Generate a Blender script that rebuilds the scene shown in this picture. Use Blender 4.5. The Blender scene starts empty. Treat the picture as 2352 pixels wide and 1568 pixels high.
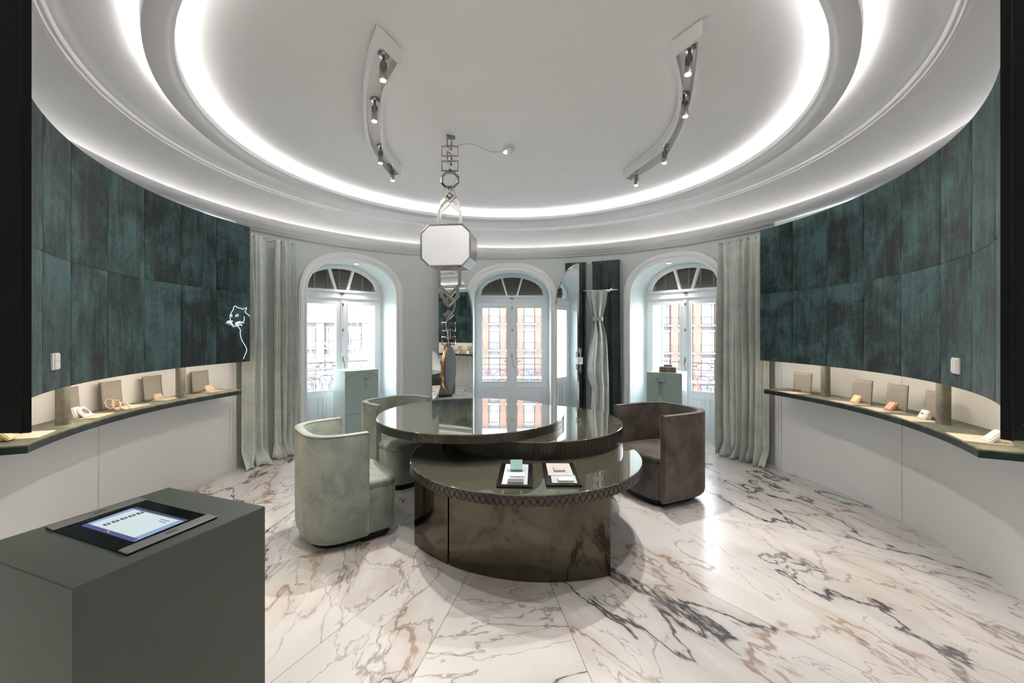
import bpy, bmesh, math, random
from mathutils import Vector, Matrix
random.seed(7)
C = bpy.context.scene.collection
PI = math.pi
def R(d): return math.radians(d)

# ------------------------------------------------------------------ camera, world, light, exposure
F = 975.0; HX = 1176.0; HY = 761.0; CH = 1.45
cd = bpy.data.cameras.new('camera'); cam = bpy.data.objects.new('camera', cd); C.objects.link(cam)
cam.location = (0, 0, CH); cam.rotation_euler = (R(90), 0, 0)
cd.sensor_fit = 'HORIZONTAL'; cd.sensor_width = 36; cd.lens = F/2352*36
cd.shift_y = -(784-HY)/2352; cd.clip_start = 0.02; cd.clip_end = 400
bpy.context.scene.camera = cam
vs = bpy.context.scene.view_settings
vs.view_transform = 'Standard'; vs.look = 'None'; vs.gamma = 1; vs.use_curve_mapping = False
vs.exposure = 1.87
w = bpy.data.worlds.new('sky'); bpy.context.scene.world = w; w.use_nodes = True
bgn = w.node_tree.nodes['Background']; bgn.inputs[0].default_value = (.86, .93, 1, 1); bgn.inputs[1].default_value = 3.1
COVE_E = 7.2; LIP_E = 1.3; NICHE_E = 7.5; SPOT_W = 15.0; REAR_W = 24.0

CX, CY = -0.05, 3.45           # centre of the round room
def pol(r, deg, z=0.0):         # bearing from the room centre, 0 = away from the camera, + = right
    a = R(deg); return Vector((CX + r*math.sin(a), CY + r*math.cos(a), z))
def atz(x, y, z):               # photo ray met with the level z
    Y = F*(CH - z)/(y - HY); return Vector(((x-HX)/F*Y, Y, z))
def aty(x, y, Y): return Vector(((x-HX)/F*Y, Y, CH - (y-HY)/F*Y))
def bearing(x, r):              # bearing where the photo column meets the far side of the circle r
    s = (x-HX)/F; a = 1+s*s; b = -2*(CX*s+CY); c = CX*CX+CY*CY-r*r
    Y = (-b+math.sqrt(max(0, b*b-4*a*c)))/(2*a); return math.degrees(math.atan2(s*Y-CX, Y-CY))
def vbear(x, r):
    global CX
    k = CX; CX = VCX; d = bearing(x, r); CX = k; return d
VCX = -.012
def vpol(r, deg, z=0.0): v = pol(r, deg, z); v.x += VCX-CX; return v
def oncyl(x, y, r):
    p = vpol(r, vbear(x, r)); p.z = CH-(y-HY)/F*p.y; return p

# ------------------------------------------------------------------ materials
def srgb(r, g, b):
    f = lambda c: ((c/255+.055)/1.055)**2.4 if c > 10 else c/255/12.92
    return (f(r), f(g), f(b), 1)
class NT:
    def __init__(s, name):
        s.m = bpy.data.materials.new(name); s.m.use_nodes = True; s.t = s.m.node_tree; s.b = s.t.nodes['Principled BSDF']
    def n(s, typ, **k):
        o = s.t.nodes.new('ShaderNode'+typ)
        for a, v in k.items(): setattr(o, a, v)
        return o
    def put(s, sock, v):
        if hasattr(v, 'is_linked') or hasattr(v, 'node'): s.t.links.new(v, sock)
        else: sock.default_value = v
    def math(s, op, a, b=0, c=None, clamp=False):
        o = s.n('Math', operation=op, use_clamp=clamp); s.put(o.inputs[0], a); s.put(o.inputs[1], b)
        if c is not None: s.put(o.inputs[2], c)
        return o.outputs[0]
    def mix(s, f, a, b, mode='MIX'):
        o = s.n('Mix', data_type='RGBA', blend_type=mode); s.put(o.inputs[0], f); s.put(o.inputs[6], a); s.put(o.inputs[7], b); return o.outputs[2]
    def obj(s): return s.n('TexCoord').outputs['Object']
    def mapping(s, v, scale=(1, 1, 1), rot=(0, 0, 0), loc=(0, 0, 0)):
        o = s.n('Mapping'); s.put(o.inputs[0], v); s.put(o.inputs['Scale'], scale); s.put(o.inputs['Rotation'], rot); s.put(o.inputs['Location'], loc); return o.outputs[0]
    def noise(s, v, scale, detail=4, rough=.5, dist=0, w=None):
        o = s.n('TexNoise'); 
        if w is not None: o.noise_dimensions = '4D'; s.put(o.inputs['W'], w)
        s.put(o.inputs['Vector'], v); s.put(o.inputs['Scale'], scale); s.put(o.inputs['Detail'], detail); s.put(o.inputs['Roughness'], rough); s.put(o.inputs['Distortion'], dist); return o.outputs['Fac']
    def ramp(s, f, a, b, lo=0, hi=1):
        o = s.n('MapRange', interpolation_type='SMOOTHSTEP'); s.put(o.inputs[0], f); s.put(o.inputs[1], a); s.put(o.inputs[2], b); s.put(o.inputs[3], lo); s.put(o.inputs[4], hi); return o.outputs[0]
    def bump(s, h, strength=.3, dist=.01):
        o = s.n('Bump'); s.put(o.inputs['Strength'], strength); s.put(o.inputs['Distance'], dist); s.put(o.inputs['Height'], h); s.t.links.new(o.outputs[0], s.b.inputs['Normal'])
    def set(s, **k):
        for a, v in k.items(): s.put(s.b.inputs[a.replace('_', ' ')], v)
        return s
M = {}
def simple(name, col, rough=.5, metal=0, var=.05, scale=6, bump=0, **k):
    t = NT(name); v = t.obj(); f = t.noise(v, scale, 5)
    d = tuple(c*(1-var*2) for c in col[:3])+(1,)
    t.set(Base_Color=t.mix(f, col, d), Roughness=rough, Metallic=metal, **k)
    if bump: t.bump(t.noise(v, scale*12, 4), bump, .004)
    M[name] = t.m; return t.m
simple('plaster_white', srgb(236, 233, 230), .8, bump=.05)
simple('ceiling_paint', srgb(243, 243, 244), .75, var=.02)
simple('mint_wall', srgb(212, 219, 215), .75, var=.03)
simple('cream_lacquer', srgb(233, 232, 229), .32, var=.015, scale=2)
simple('window_paint', srgb(240, 243, 246), .4, var=.02)
simple('jamb_paint', srgb(226, 237, 236), .55, var=.02)
simple('moulding_paint', srgb(240, 240, 240), .45, var=.01)
simple('mint_lacquer', srgb(204, 217, 213), .3, var=.02)
simple('mint_front', srgb(166, 186, 179), .35, var=.03)
simple('kiosk_paint', srgb(78, 86, 79), .45, var=.04)
simple('bronze', srgb(98, 92, 80), .09, 1, var=.06, scale=1.5)
simple('bronze_rim', srgb(104, 98, 88), .38, .75, var=.1, scale=8)
simple('groove_dark', srgb(36, 34, 32), .6, .3)
simple('tile_bronze', srgb(98, 93, 85), .3, .8, var=.2, scale=14)
simple('tile_green', srgb(74, 74, 64), .3, .7, var=.2, scale=14)
simple('steel', srgb(190, 188, 186), .2, 1, var=.08, scale=20)
simple('dark_steel', srgb(178, 174, 170), .25, 1, var=.1)
simple('chrome', srgb(225, 225, 225), .06, 1, var=.02)
simple('brass', srgb(170, 150, 105), .3, 1, var=.15, scale=30)
simple('black_glass', srgb(10, 11, 12), .06, var=.1)
simple('black_tray', srgb(22, 22, 22), .25, var=.2, scale=40)
simple('aluminium', srgb(160, 158, 158), .4, .7, var=.03)
simple('iron', srgb(70, 72, 84), .6, .3)
simple('white_card', srgb(238, 234, 232), .5, var=.02)
simple('grey_suede', srgb(164, 159, 150), .9, var=.15, scale=14)
simple('beige_board', srgb(226, 210, 190), .7, var=.05)
simple('beige_box', srgb(228, 206, 184), .5, var=.04)
simple('brown_box', srgb(112, 92, 80), .35, .3, var=.08)
simple('gold_box', srgb(230, 205, 160), .35, .3, var=.05)
simple('copper_box', srgb(190, 150, 124), .35, .4, var=.08)
simple('pink_gold', srgb(232, 200, 172), .3, .6, var=.08, scale=60)
simple('gold', srgb(214, 170, 120), .25, 1, var=.3, scale=80)
simple('teal_box', srgb(150, 190, 190), .4, var=.02)
simple('grey_paper', srgb(196, 202, 204), .6, var=.05)
simple('pink_paper', srgb(206, 200, 197), .6, var=.05)
simple('dark_card', srgb(120, 124, 128), .5, var=.05)
simple('louver_brown', srgb(132, 126, 116), .7, var=.1, scale=12)
simple('louver_white', srgb(206, 206, 204), .6, var=.05)
simple('stone_pale', srgb(150, 150, 150), .8, var=.04, scale=2)
simple('stone_warm', srgb(140, 130, 125), .85, var=.06, scale=2)
simple('roof_red', srgb(136, 112, 106), .9, var=.05)
simple('bark', srgb(134, 128, 120), .9, var=.1)
simple('asphalt', srgb(150, 150, 150), .9)
simple('pane_dark', srgb(126, 129, 134), .15, var=.1)
simple('leaf', srgb(120, 140, 80), .8, var=.2)
simple('dark_cloth', srgb(40, 52, 50), .8, bump=.1, scale=40)
simple('cable', srgb(200, 200, 200), .5)
simple('stack_red', srgb(190, 90, 70), .6)
simple('stack_green', srgb(120, 140, 110), .6)
def emis(name, col, st):
    t = NT(name); t.set(Base_Color=(0, 0, 0, 1), Emission_Color=col, Emission_Strength=st, Roughness=.5); M[name] = t.m
emis('cove_led', (1, .955, .91, 1), COVE_E); emis('lip_led', (1, .95, .90, 1), LIP_E); emis('niche_led', (1, .84, .66, 1), NICHE_E)
emis('lens', (1, .93, .82, 1), 20); emis('screen', (.70, .84, .85, 1), .24); emis('screen_blue', (.26, .34, .56, 1), .28)
emis('screen_dark', (.05, .06, .1, 1), .25); emis('screen_indigo', (.09, .09, .26, 1), .25); emis('neon_line', (.85, .93, 1, 1), .62)
simple('lamp_glow', srgb(238, 238, 238), .30, .5, var=.02, Emission_Color=(1, .99, .97, 1), Emission_Strength=.10)
simple('felt_grey', srgb(86, 92, 94), .7, var=.08)

def glass():
    t = NT('glass_pane'); tr = t.n('BsdfTransparent'); gl = t.n('BsdfGlossy'); gl.inputs['Roughness'].default_value = .01
    mx = t.n('MixShader'); lw = t.n('LayerWeight'); fz = t.math('MULTIPLY_ADD', t.math('POWER', lw.outputs['Facing'], 5.0), .5, .03)
    t.t.links.new(fz, mx.inputs[0]); t.t.links.new(tr.outputs[0], mx.inputs[1]); t.t.links.new(gl.outputs[0], mx.inputs[2])
    t.t.links.new(mx.outputs[0], t.t.nodes['Material Output'].inputs[0]); M['glass'] = t.m
glass()
def mirror():
    t = NT('mirror_glass'); t.set(Base_Color=(.86, .88, .87, 1), Metallic=1.0, Roughness=.015); M['mirror'] = t.m
mirror()
def tabletop():
    t = NT('table_lacquer'); v = t.obj()
    t.set(Base_Color=t.mix(t.noise(v, 3, 3), srgb(112, 110, 95), srgb(102, 100, 87)), Roughness=.035, Metallic=.35, IOR=1.7, Coat_Weight=1.0, Coat_Roughness=.02, Coat_IOR=1.7)
    M['tabletop'] = t.m
tabletop()
def velvet(name, lo, hi, cyl=True):
    t = NT(name); v = t.obj(); sx = t.n('SeparateXYZ'); t.t.links.new(v, sx.inputs[0])
    a = t.n('Attribute'); a.attribute_name = 'tile'; tile = a.outputs['Fac']
    big = t.noise(v, 2.3, 6, .62, .8, t.math('MULTIPLY', tile, 37.0))
    st = t.noise(t.mapping(v, (9, 9, 1.3)), 1.6, 7, .7, .9, t.math('MULTIPLY', tile, 11.0))
    fine = t.noise(v, 34, 5, .7)
    f = t.math('ADD', t.math('MULTIPLY', big, .60), t.math('MULTIPLY', st, .40))
    f = t.math('ADD', f, t.math('MULTIPLY', t.math('SUBTRACT', fine, .5), .22))
    f = t.math('ADD', f, t.math('MULTIPLY', t.math('SUBTRACT', tile, .5), .05))
    f = t.ramp(f, .40, .63)
    t.set(Base_Color=t.mix(f, lo, hi), Roughness=.92, Sheen_Weight=.12, Sheen_Roughness=.5)
    t.bump(fine, .25, .004); M[name] = t.m
velvet('velvet_teal', srgb(12, 29, 32), srgb(63, 95, 95))
velvet('velvet_post', srgb(84, 84, 76), srgb(128, 126, 114))
velvet('velvet_edge', srgb(14, 28, 28), srgb(40, 62, 60))
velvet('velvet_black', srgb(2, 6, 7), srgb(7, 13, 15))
velvet('velvet_shelf', srgb(84, 90, 76), srgb(150, 150, 126))
def plush(name, a, b, sheen, tint):
    t = NT(name); v = t.obj(); n = t.noise(v, 4.5, 6, .65, .6); fine = t.noise(t.mapping(v, (1, 1, 3)), 90, 3)
    f = t.ramp(t.math('ADD', n, t.math('MULTIPLY', t.math('SUBTRACT', fine, .5), .25)), .36, .66)
    t.set(Base_Color=t.mix(f, a, b), Roughness=.62, Sheen_Weight=sheen, Sheen_Roughness=.35, Sheen_Tint=tint)
    t.bump(fine, .12, .003); M[name] = t.m
plush('plush_mint', srgb(130, 139, 132), srgb(164, 170, 158), .5, (1, .95, .8, 1))
plush('plush_brown', srgb(70, 62, 58), srgb(104, 95, 88), .35, (1, .85, .7, 1))
plush('satin_mint', srgb(194, 202, 195), srgb(216, 220, 213), .5, (1, 1, .95, 1)); M['satin_mint'].node_tree.nodes['Principled BSDF'].inputs['Roughness'].default_value = .42
plush('satin_dark', srgb(34, 46, 46), srgb(58, 72, 70), .2, (1, 1, 1, 1)); M['satin_dark'].node_tree.nodes['Principled BSDF'].inputs['Roughness'].default_value = .4
def seam_panel():
    t = NT('brick_pier'); v = t.obj(); b = t.n('TexBrick'); t.t.links.new(t.mapping(v, (1, 1, 1), (R(90), 0, 0)), b.inputs[0])
    b.inputs['Color1'].default_value = srgb(130, 100, 88); b.inputs['Color2'].default_value = srgb(122, 92, 80); b.inputs['Mortar'].default_value = srgb(140, 114, 104); b.inputs['Scale'].default_value = 3
    t.set(Base_Color=b.outputs[0], Roughness=.9); M['brick'] = t.m
seam_panel()
def marble():
    t = NT('marble_floor'); v = t.obj(); s = t.n('SeparateXYZ'); t.t.links.new(v, s.inputs[0]); x = s.outputs[0]; y = s.outputs[1]
    cy = t.math('SUBTRACT', 3.8, y)
    ang = t.math('ARCTAN2', x, cy)
    seams = [-150, -118, -84, -52, -26, -11.6, 9.2, 37, 72, 104, 140]
    slab = None; line = None
    for i, d in enumerate(seams):
        st = t.math('GREATER_THAN', ang, R(d)); slab = st if slab is None else t.math('ADD', slab, st)
        dist = t.math('ABSOLUTE', t.math('SUBTRACT', t.math('MULTIPLY', x, math.cos(R(d))), t.math('MULTIPLY', cy, math.sin(R(d)))))
        side = t.math('GREATER_THAN', t.math('ADD', t.math('MULTIPLY', x, math.sin(R(d))), t.math('MULTIPLY', cy, math.cos(R(d)))), 0)
        l = t.math('MULTIPLY', t.math('LESS_THAN', dist, .0016), side); line = l if line is None else t.math('MAXIMUM', line, l)
    # each slab is cut from its own part of the stone and laid at its own angle
    rot = t.n('VectorRotate', rotation_type='Z_AXIS'); t.t.links.new(v, rot.inputs['Vector']); k_ = t.math('SUBTRACT', slab, 6.0); t.put(rot.inputs['Angle'], t.math('ADD', t.math('MULTIPLY', t.math('MINIMUM', t.math('MAXIMUM', k_, -1.0), 1.0), 1.15), t.math('MULTIPLY', k_, .12)))
    base = t.mapping(rot.outputs[0], (1, 1, 1), (0, 0, R(-12)))
    wv = t.math('MULTIPLY', slab, 3.7)
    st1 = t.mapping(base, (.50, 1.25, 1))
    warp = t.n('TexNoise'); t.put(warp.inputs['Vector'], st1); warp.inputs['Scale'].default_value = 1.6; warp.inputs['Detail'].default_value = 5; warp.inputs['Roughness'].default_value = .55
    va = t.n('VectorMath', operation='MULTIPLY_ADD'); t.t.links.new(warp.outputs['Color'], va.inputs[0]); va.inputs[1].default_value = (.48, .48, .48); t.t.links.new(st1, va.inputs[2])
    def vein(scale, width, w_, detail=7, dist=.3):
        n = t.noise(va.outputs[0], scale, detail, .5, dist, t.math('ADD', wv, w_))
        return t.ramp(t.math('ABSOLUTE', t.math('SUBTRACT', n, .5)), 0.0, width, 1, 0)
    mask = t.ramp(t.noise(st1, 1.1, 3, .5, 0, t.math('ADD', wv, 9.0)), .37, .57)
    mask2 = t.ramp(t.noise(st1, 1.6, 3, .5, 0, t.math('ADD', wv, 23.0)), .41, .55)
    v4 = t.math('MULTIPLY', vein(1.7, .0045, 31), .8)
    v1 = t.math('MULTIPLY', vein(.95, .0085, 0), t.math('ADD', t.math('MULTIPLY', mask, .75), .25))
    v2 = t.math('MULTIPLY', vein(2.3, .010, 5), t.math('ADD', t.math('MULTIPLY', mask2, .75), .12))
    v3 = t.math('MULTIPLY', vein(1.25, .010, 12), mask)
    halo = t.math('MULTIPLY', vein(.95, .06, 0), mask)
    och = t.math('MULTIPLY', vein(1.25, .07, 12), mask2)
    blot = t.math('MULTIPLY', t.ramp(t.noise(va.outputs[0], 3.0, 7, .7, .8, wv), .66, .71), mask)
    base_c = t.mix(t.noise(va.outputs[0], 1.8, 5, .6), srgb(228, 225, 224), srgb(203, 199, 196))
    col = t.mix(t.math('MULTIPLY', halo, .34), base_c, srgb(164, 158, 156))
    col = t.mix(t.math('MULTIPLY', och, .42), col, srgb(186, 168, 150))
    col = t.mix(t.math('MULTIPLY', v3, .75), col, srgb(140, 108, 84))
    col = t.mix(t.math('MULTIPLY', v2, .72), col, srgb(118, 106, 100))
    col = t.mix(t.math('MULTIPLY', v4, .6), col, srgb(122, 112, 106))
    col = t.mix(v1, col, srgb(66, 62, 66))
    col = t.mix(t.math('MULTIPLY', blot, .8), col, srgb(70, 64, 66))
    col = t.mix(t.math('MULTIPLY', line, .75), col, srgb(90, 84, 80))
    t.set(Base_Color=col, Roughness=.27, IOR=1.52, Specular_IOR_Level=.6); M['marble'] = t.m
marble()

# ------------------------------------------------------------------ mesh helpers
class MB:
    def __init__(s): s.b = bmesh.new(); s.l = s.b.faces.layers.float.new('t_') if False else None
    def face(s, pts):
        return s.b.faces.new([s.b.verts.new(p) for p in pts])
    def box(s, c, d, m=None):
        r = bmesh.ops.create_cube(s.b, size=1); vs_ = r['verts']
        for v in vs_: v.co = Vector((v.co.x*d[0]+c[0], v.co.y*d[1]+c[1], v.co.z*d[2]+c[2]))
        if m is not None: bmesh.ops.transform(s.b, matrix=m, verts=vs_)
        return s
    def grid(s, P, closeu=False, closev=False):      # P[i][j]
        V = [[s.b.verts.new(p) for p in row] for row in P]; nu = len(V); nv = len(V[0])
        for i in range(nu if closeu else nu-1):
            for j in range(nv if closev else nv-1):
                a, b, c, d = V[i][j], V[(i+1) % nu][j], V[(i+1) % nu][(j+1) % nv], V[i][(j+1) % nv]
                try: s.b.faces.new((a, b, c, d))
                except ValueError: pass
        return V
    def tube(s, pts, r, n=8, closed=False, cap=True):
        pts = [Vector(p) for p in pts]; N = len(pts); rows = []; up = None
        for i, p in enumerate(pts):
            a = pts[(i-1) % N] if (closed or i > 0) else p; b = pts[(i+1) % N] if (closed or i < N-1) else p
            t = (b-a).normalized()
            if up is None: up = Vector((0, 0, 1)) if abs(t.z) < .9 else Vector((1, 0, 0))
            x = (up - t*up.dot(t)).normalized(); up = x; y = t.cross(x)
            rr = r[i] if isinstance(r, (list, tuple)) else r
            rows.append([p + x*math.cos(2*PI*k/n)*rr + y*math.sin(2*PI*k/n)*rr for k in range(n)])
        V = s.grid(rows, closeu=closed, closev=True)
        if not closed and cap:
            try: s.b.faces.new(V[0]); s.b.faces.new(V[-1])
            except ValueError: pass
        return s
    def lathe(s, prof, n=48, c=(0, 0, 0), a0=0, a1=360):      # prof [(r,z)]
        full = abs(a1-a0) >= 360; k = n if full else n+1
        rows = []
        for i in range(k):
            a = R(a0+(a1-a0)*i/n); rows.append([Vector((c[0]+r*math.sin(a), c[1]+r*math.cos(a), c[2]+z)) for r, z in prof])
        s.grid(rows, closeu=full); return s
    def prism(s, poly, z0, z1):                        # convex or concave plan outline, 2d points
        a = [s.b.verts.new((p[0], p[1], z0)) for p in poly]; b = [s.b.verts.new((p[0], p[1], z1)) for p in poly]; n = len(a)
        s.b.faces.new(a[::-1]); s.b.faces.new(b)
        for i in range(n): s.b.faces.new((a[i], a[(i+1) % n], b[(i+1) % n], b[i]))
        return s
    def loft(s, rings):                                # closed loops, capped
        V = s.grid(rings, closev=True); s.b.faces.new(V[0][::-1]); s.b.faces.new(V[-1]); return s
    def xf(s, m): bmesh.ops.transform(s.b, matrix=m, verts=s.b.verts); return s
    def out(s, name, m, parent=None, smooth=None, bevel=0, seg=2, solid=0, sub=0, label=None):
        bmesh.ops.remove_doubles(s.b, verts=s.b.verts, dist=1e-5)
        bmesh.ops.recalc_face_normals(s.b, faces=s.b.faces)
        me = bpy.data.meshes.new(name); s.b.to_mesh(me); s.b.free()
        me.materials.append(M[m] if isinstance(m, str) else m)
        o = bpy.data.objects.new(name, me); C.objects.link(o)
        if parent is not None: o.parent = parent
        if smooth:
            for p in me.polygons: p.use_smooth = True
            me.set_sharp_from_angle(angle=R(smooth))
        if solid: q = o.modifiers.new('solid', 'SOLIDIFY'); q.thickness = solid; q.offset = 0
        if bevel: q = o.modifiers.new('bevel', 'BEVEL'); q.width = bevel; q.segments = seg; q.limit_method = 'ANGLE'; q.angle_limit = R(40)
        if sub: q = o.modifiers.new('sub', 'SUBSURF'); q.levels = sub; q.render_levels = sub
        if label: o['label'] = label
        return o
def tag(o, label=None, cat=None, group=None, kind=None):
    if label: o['label'] = label
    if cat: o['category'] = cat
    if group: o['group'] = group
    if kind: o['kind'] = kind
    return o
def thing(name, label, cat, loc=(0, 0, 0), rz=0, group=None):
    o = bpy.data.objects.new(name, None); C.objects.link(o); o.location = loc; o.rotation_euler = (0, 0, rz); o.empty_display_size = .05
    return tag(o, label, cat, group)
def structure(name): o = bpy.data.objects.new(name, None); C.objects.link(o); return tag(o, kind='structure')
def dup(o, parent=None):
    c = o.copy(); C.objects.link(c); c.parent = parent
    for ch in list(o.children): dup(ch, c)
    return c
def plate(name, m, loops, thick, parent, mw, bevel=0):
    """a flat board with holes: loops of 2d points (first outer, rest holes), placed by matrix mw (local x, y in plane, z = thickness)"""
    cu = bpy.data.curves.new(name, 'CURVE'); cu.dimensions = '2D'; cu.fill_mode = 'BOTH'; cu.extrude = thick/2; cu.bevel_depth = bevel
    for lp in loops:
        sp = cu.splines.new('POLY'); sp.points.add(len(lp)-1)
        for i, p in enumerate(lp): sp.points[i].co = (p[0], p[1], 0, 1)
        sp.use_cyclic_u = True
    tmp = bpy.data.objects.new('tmp', cu); C.objects.link(tmp)
    dg = bpy.context.evaluated_depsgraph_get(); dg.update(); me = bpy.data.meshes.new_from_object(tmp.evaluated_get(dg))
    bpy.data.objects.remove(tmp); me.transform(mw); me.name = name; me.materials.clear(); me.materials.append(M[m])
    o = bpy.data.objects.new(name, me); C.objects.link(o)
    if parent is not None: o.parent = parent
    return o
def rect(x0, y0, x1, y1): return [(x0, y0), (x1, y0), (x1, y1), (x0, y1)]
def frame_m(o, x, y, z): # local axes to world
    m = Matrix.Identity(4)
    for i, a in enumerate((x, y, z)):
        for r in range(3): m[r][i] = a[r]
    for r in range(3): m[r][3] = o[r]
    return m

# ------------------------------------------------------------------ floor, side walls, ceiling
b = MB(); b.box((0, 2.0, -.05), (7.4, 10.6, .1)); fl = b.out('floor', 'marble'); tag(fl, kind='structure')
RW = 3.12; RS = 3.03
WZ = 2.60
WIN = [(-42.6, 'left'), (0.8, 'centre'), (45.1, 'right')]
HA = .604; SPR = 1.93; AB = .47
def arch_h(t, a=HA, s=SPR, bb=AB):
    q = 1-min(1, abs(t)/a)**2.25; return s + bb*max(0, q)**(1/2.25)
b = MB()
def wall_cols(angs):
    rows = []
    for d in angs:
        z0 = 0.0
        for w0, _ in WIN:
            t = RW*math.sin(R(d-w0))
            if abs(d-w0) < 40 and abs(t) < HA: z0 = arch_h(t)
        rows.append([pol(RW, d, z0), pol(RW, d, WZ)])
    return rows
edges = []
ea = math.degrees(math.asin(HA/RW))
angs = [-76+.5*i for i in range(305)]
for w0, _ in WIN:
    for k in range(0, 61):
        angs.append(w0-ea*math.cos(PI*k/60)*.99999)
    angs += [w0-ea*1.0001, w0+ea*1.0001]
angs = sorted(set(round(a, 5) for a in angs))
rows = wall_cols(angs)
for i in range(len(rows)-1): b.face([rows[i][0], rows[i+1][0], rows[i+1][1], rows[i][1]])
wb = b.out('wall_back', 'mint_wall'); tag(wb, kind='structure')
# low cream side walls run up behind the velvet
for sgn, nm in ((-1, 'left'), (1, 'right')):
    b = MB(); rows = []
    a0 = 70.3 if sgn < 0 else 69.6
    for i in range(81):
        d = sgn*(a0+(150-a0)*i/80); rows.append([pol(RS, d, 0), pol(RS, d, WZ)])
    rows.insert(0, [pol(RW+.02, sgn*a0, 0), pol(RW+.02, sgn*a0, WZ)])
    b.grid(rows); wl = b.out('wall_'+nm, 'cream_lacquer', smooth=30); tag(wl, kind='structure')
    # panel joints: slim reveals
    jx = [226] if sgn < 0 else [2072]
    b = MB()
    for px in jx:
        d = bearing(px, RS)
        for dd in (0,):
            p0 = pol(RS-.0012, d+dd-.02); p1 = pol(RS-.0012, d+dd+.02)
            b.face([p0, p1, p1+Vector((0, 0, 1.3)), p0+Vector((0, 0, 1.3))])
    j = b.out('trim_'+('1' if sgn < 0 else '2'), 'groove_dark'); tag(j, kind='structure')
    b = MB()
    for off, wd in ((.35, .5), (1.3, .12)):
        p0 = pol(RS-.004, sgn*(a0+off)); p1 = pol(RS-.004, sgn*(a0+off+wd)); b.face([p0, p1, p1+Vector((0, 0, 1.3)), p0+Vector((0, 0, 1.3))])
    j = b.out('trim_'+('3' if sgn < 0 else '4'), 'cream_lacquer', solid=.004); tag(j, kind='structure')
# ceiling: cornice, cove, mouldings, flat centre
prof = [(3.14, 2.60), (3.14, 2.578), (3.085, 2.578), (3.075, 2.592), (3.05, 2.600), (3.03, 2.606), (3.015, 2.622), (2.99, 2.632), (2.965, 2.646), (2.945, 2.668), (2.930, 2.684), (2.928, 2.704), (2.936, 2.704), (2.939, 2.689), (2.985, 2.689), (2.990, 2.70)]
for k in range(0, 13):
    a = R(90*k/12); prof.append((2.990-.375*(1-math.cos(a)), 2.70+.19*math.sin(a)))
prof += [(2.605, 2.878), (2.595, 2.872), (2.583, 2.874), (2.578, 2.886), (2.566, 2.886), (2.558, 2.893), (2.555, 2.906), (2.542, 2.908), (2.530, 2.918), (2.50, 2.926), (2.40, 2.958), (2.32, 2.985), (2.26, 3.0), (2.1, 3.01), (1.4, 3.012), (.7, 3.012), (0.001, 3.012)]
CC = (-.02, 3.45, 0)
b = MB(); b.lathe(prof, 160, (CX, CY, 0)); ce = b.out('ceiling', 'ceiling_paint', smooth=40); tag(ce, kind='structure')
b = MB(); b.lathe([(2.235, 2.885), (2.225, 2.878), (2.150, 2.878), (2.135, 2.888), (2.128, 2.905), (2.11, 2.912), (2.105, 2.945), (2.12, 2.947), (2.13, 2.925), (2.22, 2.925), (2.225, 2.947), (2.24, 2.945), (2.235, 2.885)], 160, (CX, CY, 0))
for k in range(12):
    p = pol(2.175, 30*k+15, 2.97); b.box(p, (.02, .02, .09))
cr = b.out('trim_5', 'ceiling_paint', smooth=35); tag(cr, kind='structure')
b = MB(); b.lathe([(2.150, 2.932), (2.165, 2.932), (2.165, 2.927), (2.150, 2.927), (2.150, 2.932)], 120, (CX, CY, 0)); b.lathe([(2.185, 2.932), (2.205, 2.932), (2.205, 2.927), (2.185, 2.927), (2.185, 2.932)], 120, (CX, CY, 0))
led = b.out('led_strip', 'cove_led'); tag(led, 'warm light strip hidden on top of the round ceiling ring', 'light strip')
b = MB(); b.lathe([(2.950, 2.690), (2.950, 2.694), (2.962, 2.694), (2.962, 2.690), (2.950, 2.690)], 120, (CX, CY, 0))
led = b.out('led_strip', 'lip_led'); tag(led, 'warm light strip hidden behind the lip of the cornice', 'light strip')
# room behind the camera
b = MB()
x0, x1, y0, y1, zz = -3.3, 3.3, -3.0, .84, 2.58
b.face([(x0, y0, 0), (x1, y0, 0), (x1, y0, zz), (x0, y0, zz)]); b.face([(x0, y0, 0), (x0, y1, 0), (x0, y1, zz), (x0, y0, zz)]); b.face([(x1, y0, 0), (x1, y1, 0), (x1, y1, zz), (x1, y0, zz)])
b.face([(x0, y1, 0), (-1.56, y1, 0), (-1.56, y1, zz), (x0, y1, zz)]); b.face([(x1, y1, 0), (1.47, y1, 0), (1.47, y1, zz), (x1, y1, zz)])
o = b.out('wall_front', 'mint_wall'); tag(o, kind='structure')
b = MB(); b.face([(x0, y0, zz), (x1, y0, zz), (x1, y1, zz), (x0, y1, zz)]); o = b.out('ceiling_entrance', 'ceiling_paint'); tag(o, kind='structure')
def lamp(name, typ, loc, energy, col=(1, 1, 1), **k):
    d = bpy.data.lights.new(name, typ); d.energy = energy; d.color = col
    for a, v in k.items():
        if a not in ('rot', 'target'): setattr(d, a, v)
    o = bpy.data.objects.new(name, d); C.objects.link(o); o.location = loc
    if 'target' in k: o.rotation_euler = (Vector(k['target'])-Vector(loc)).to_track_quat('-Z', 'Y').to_euler()
    return o
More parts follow.
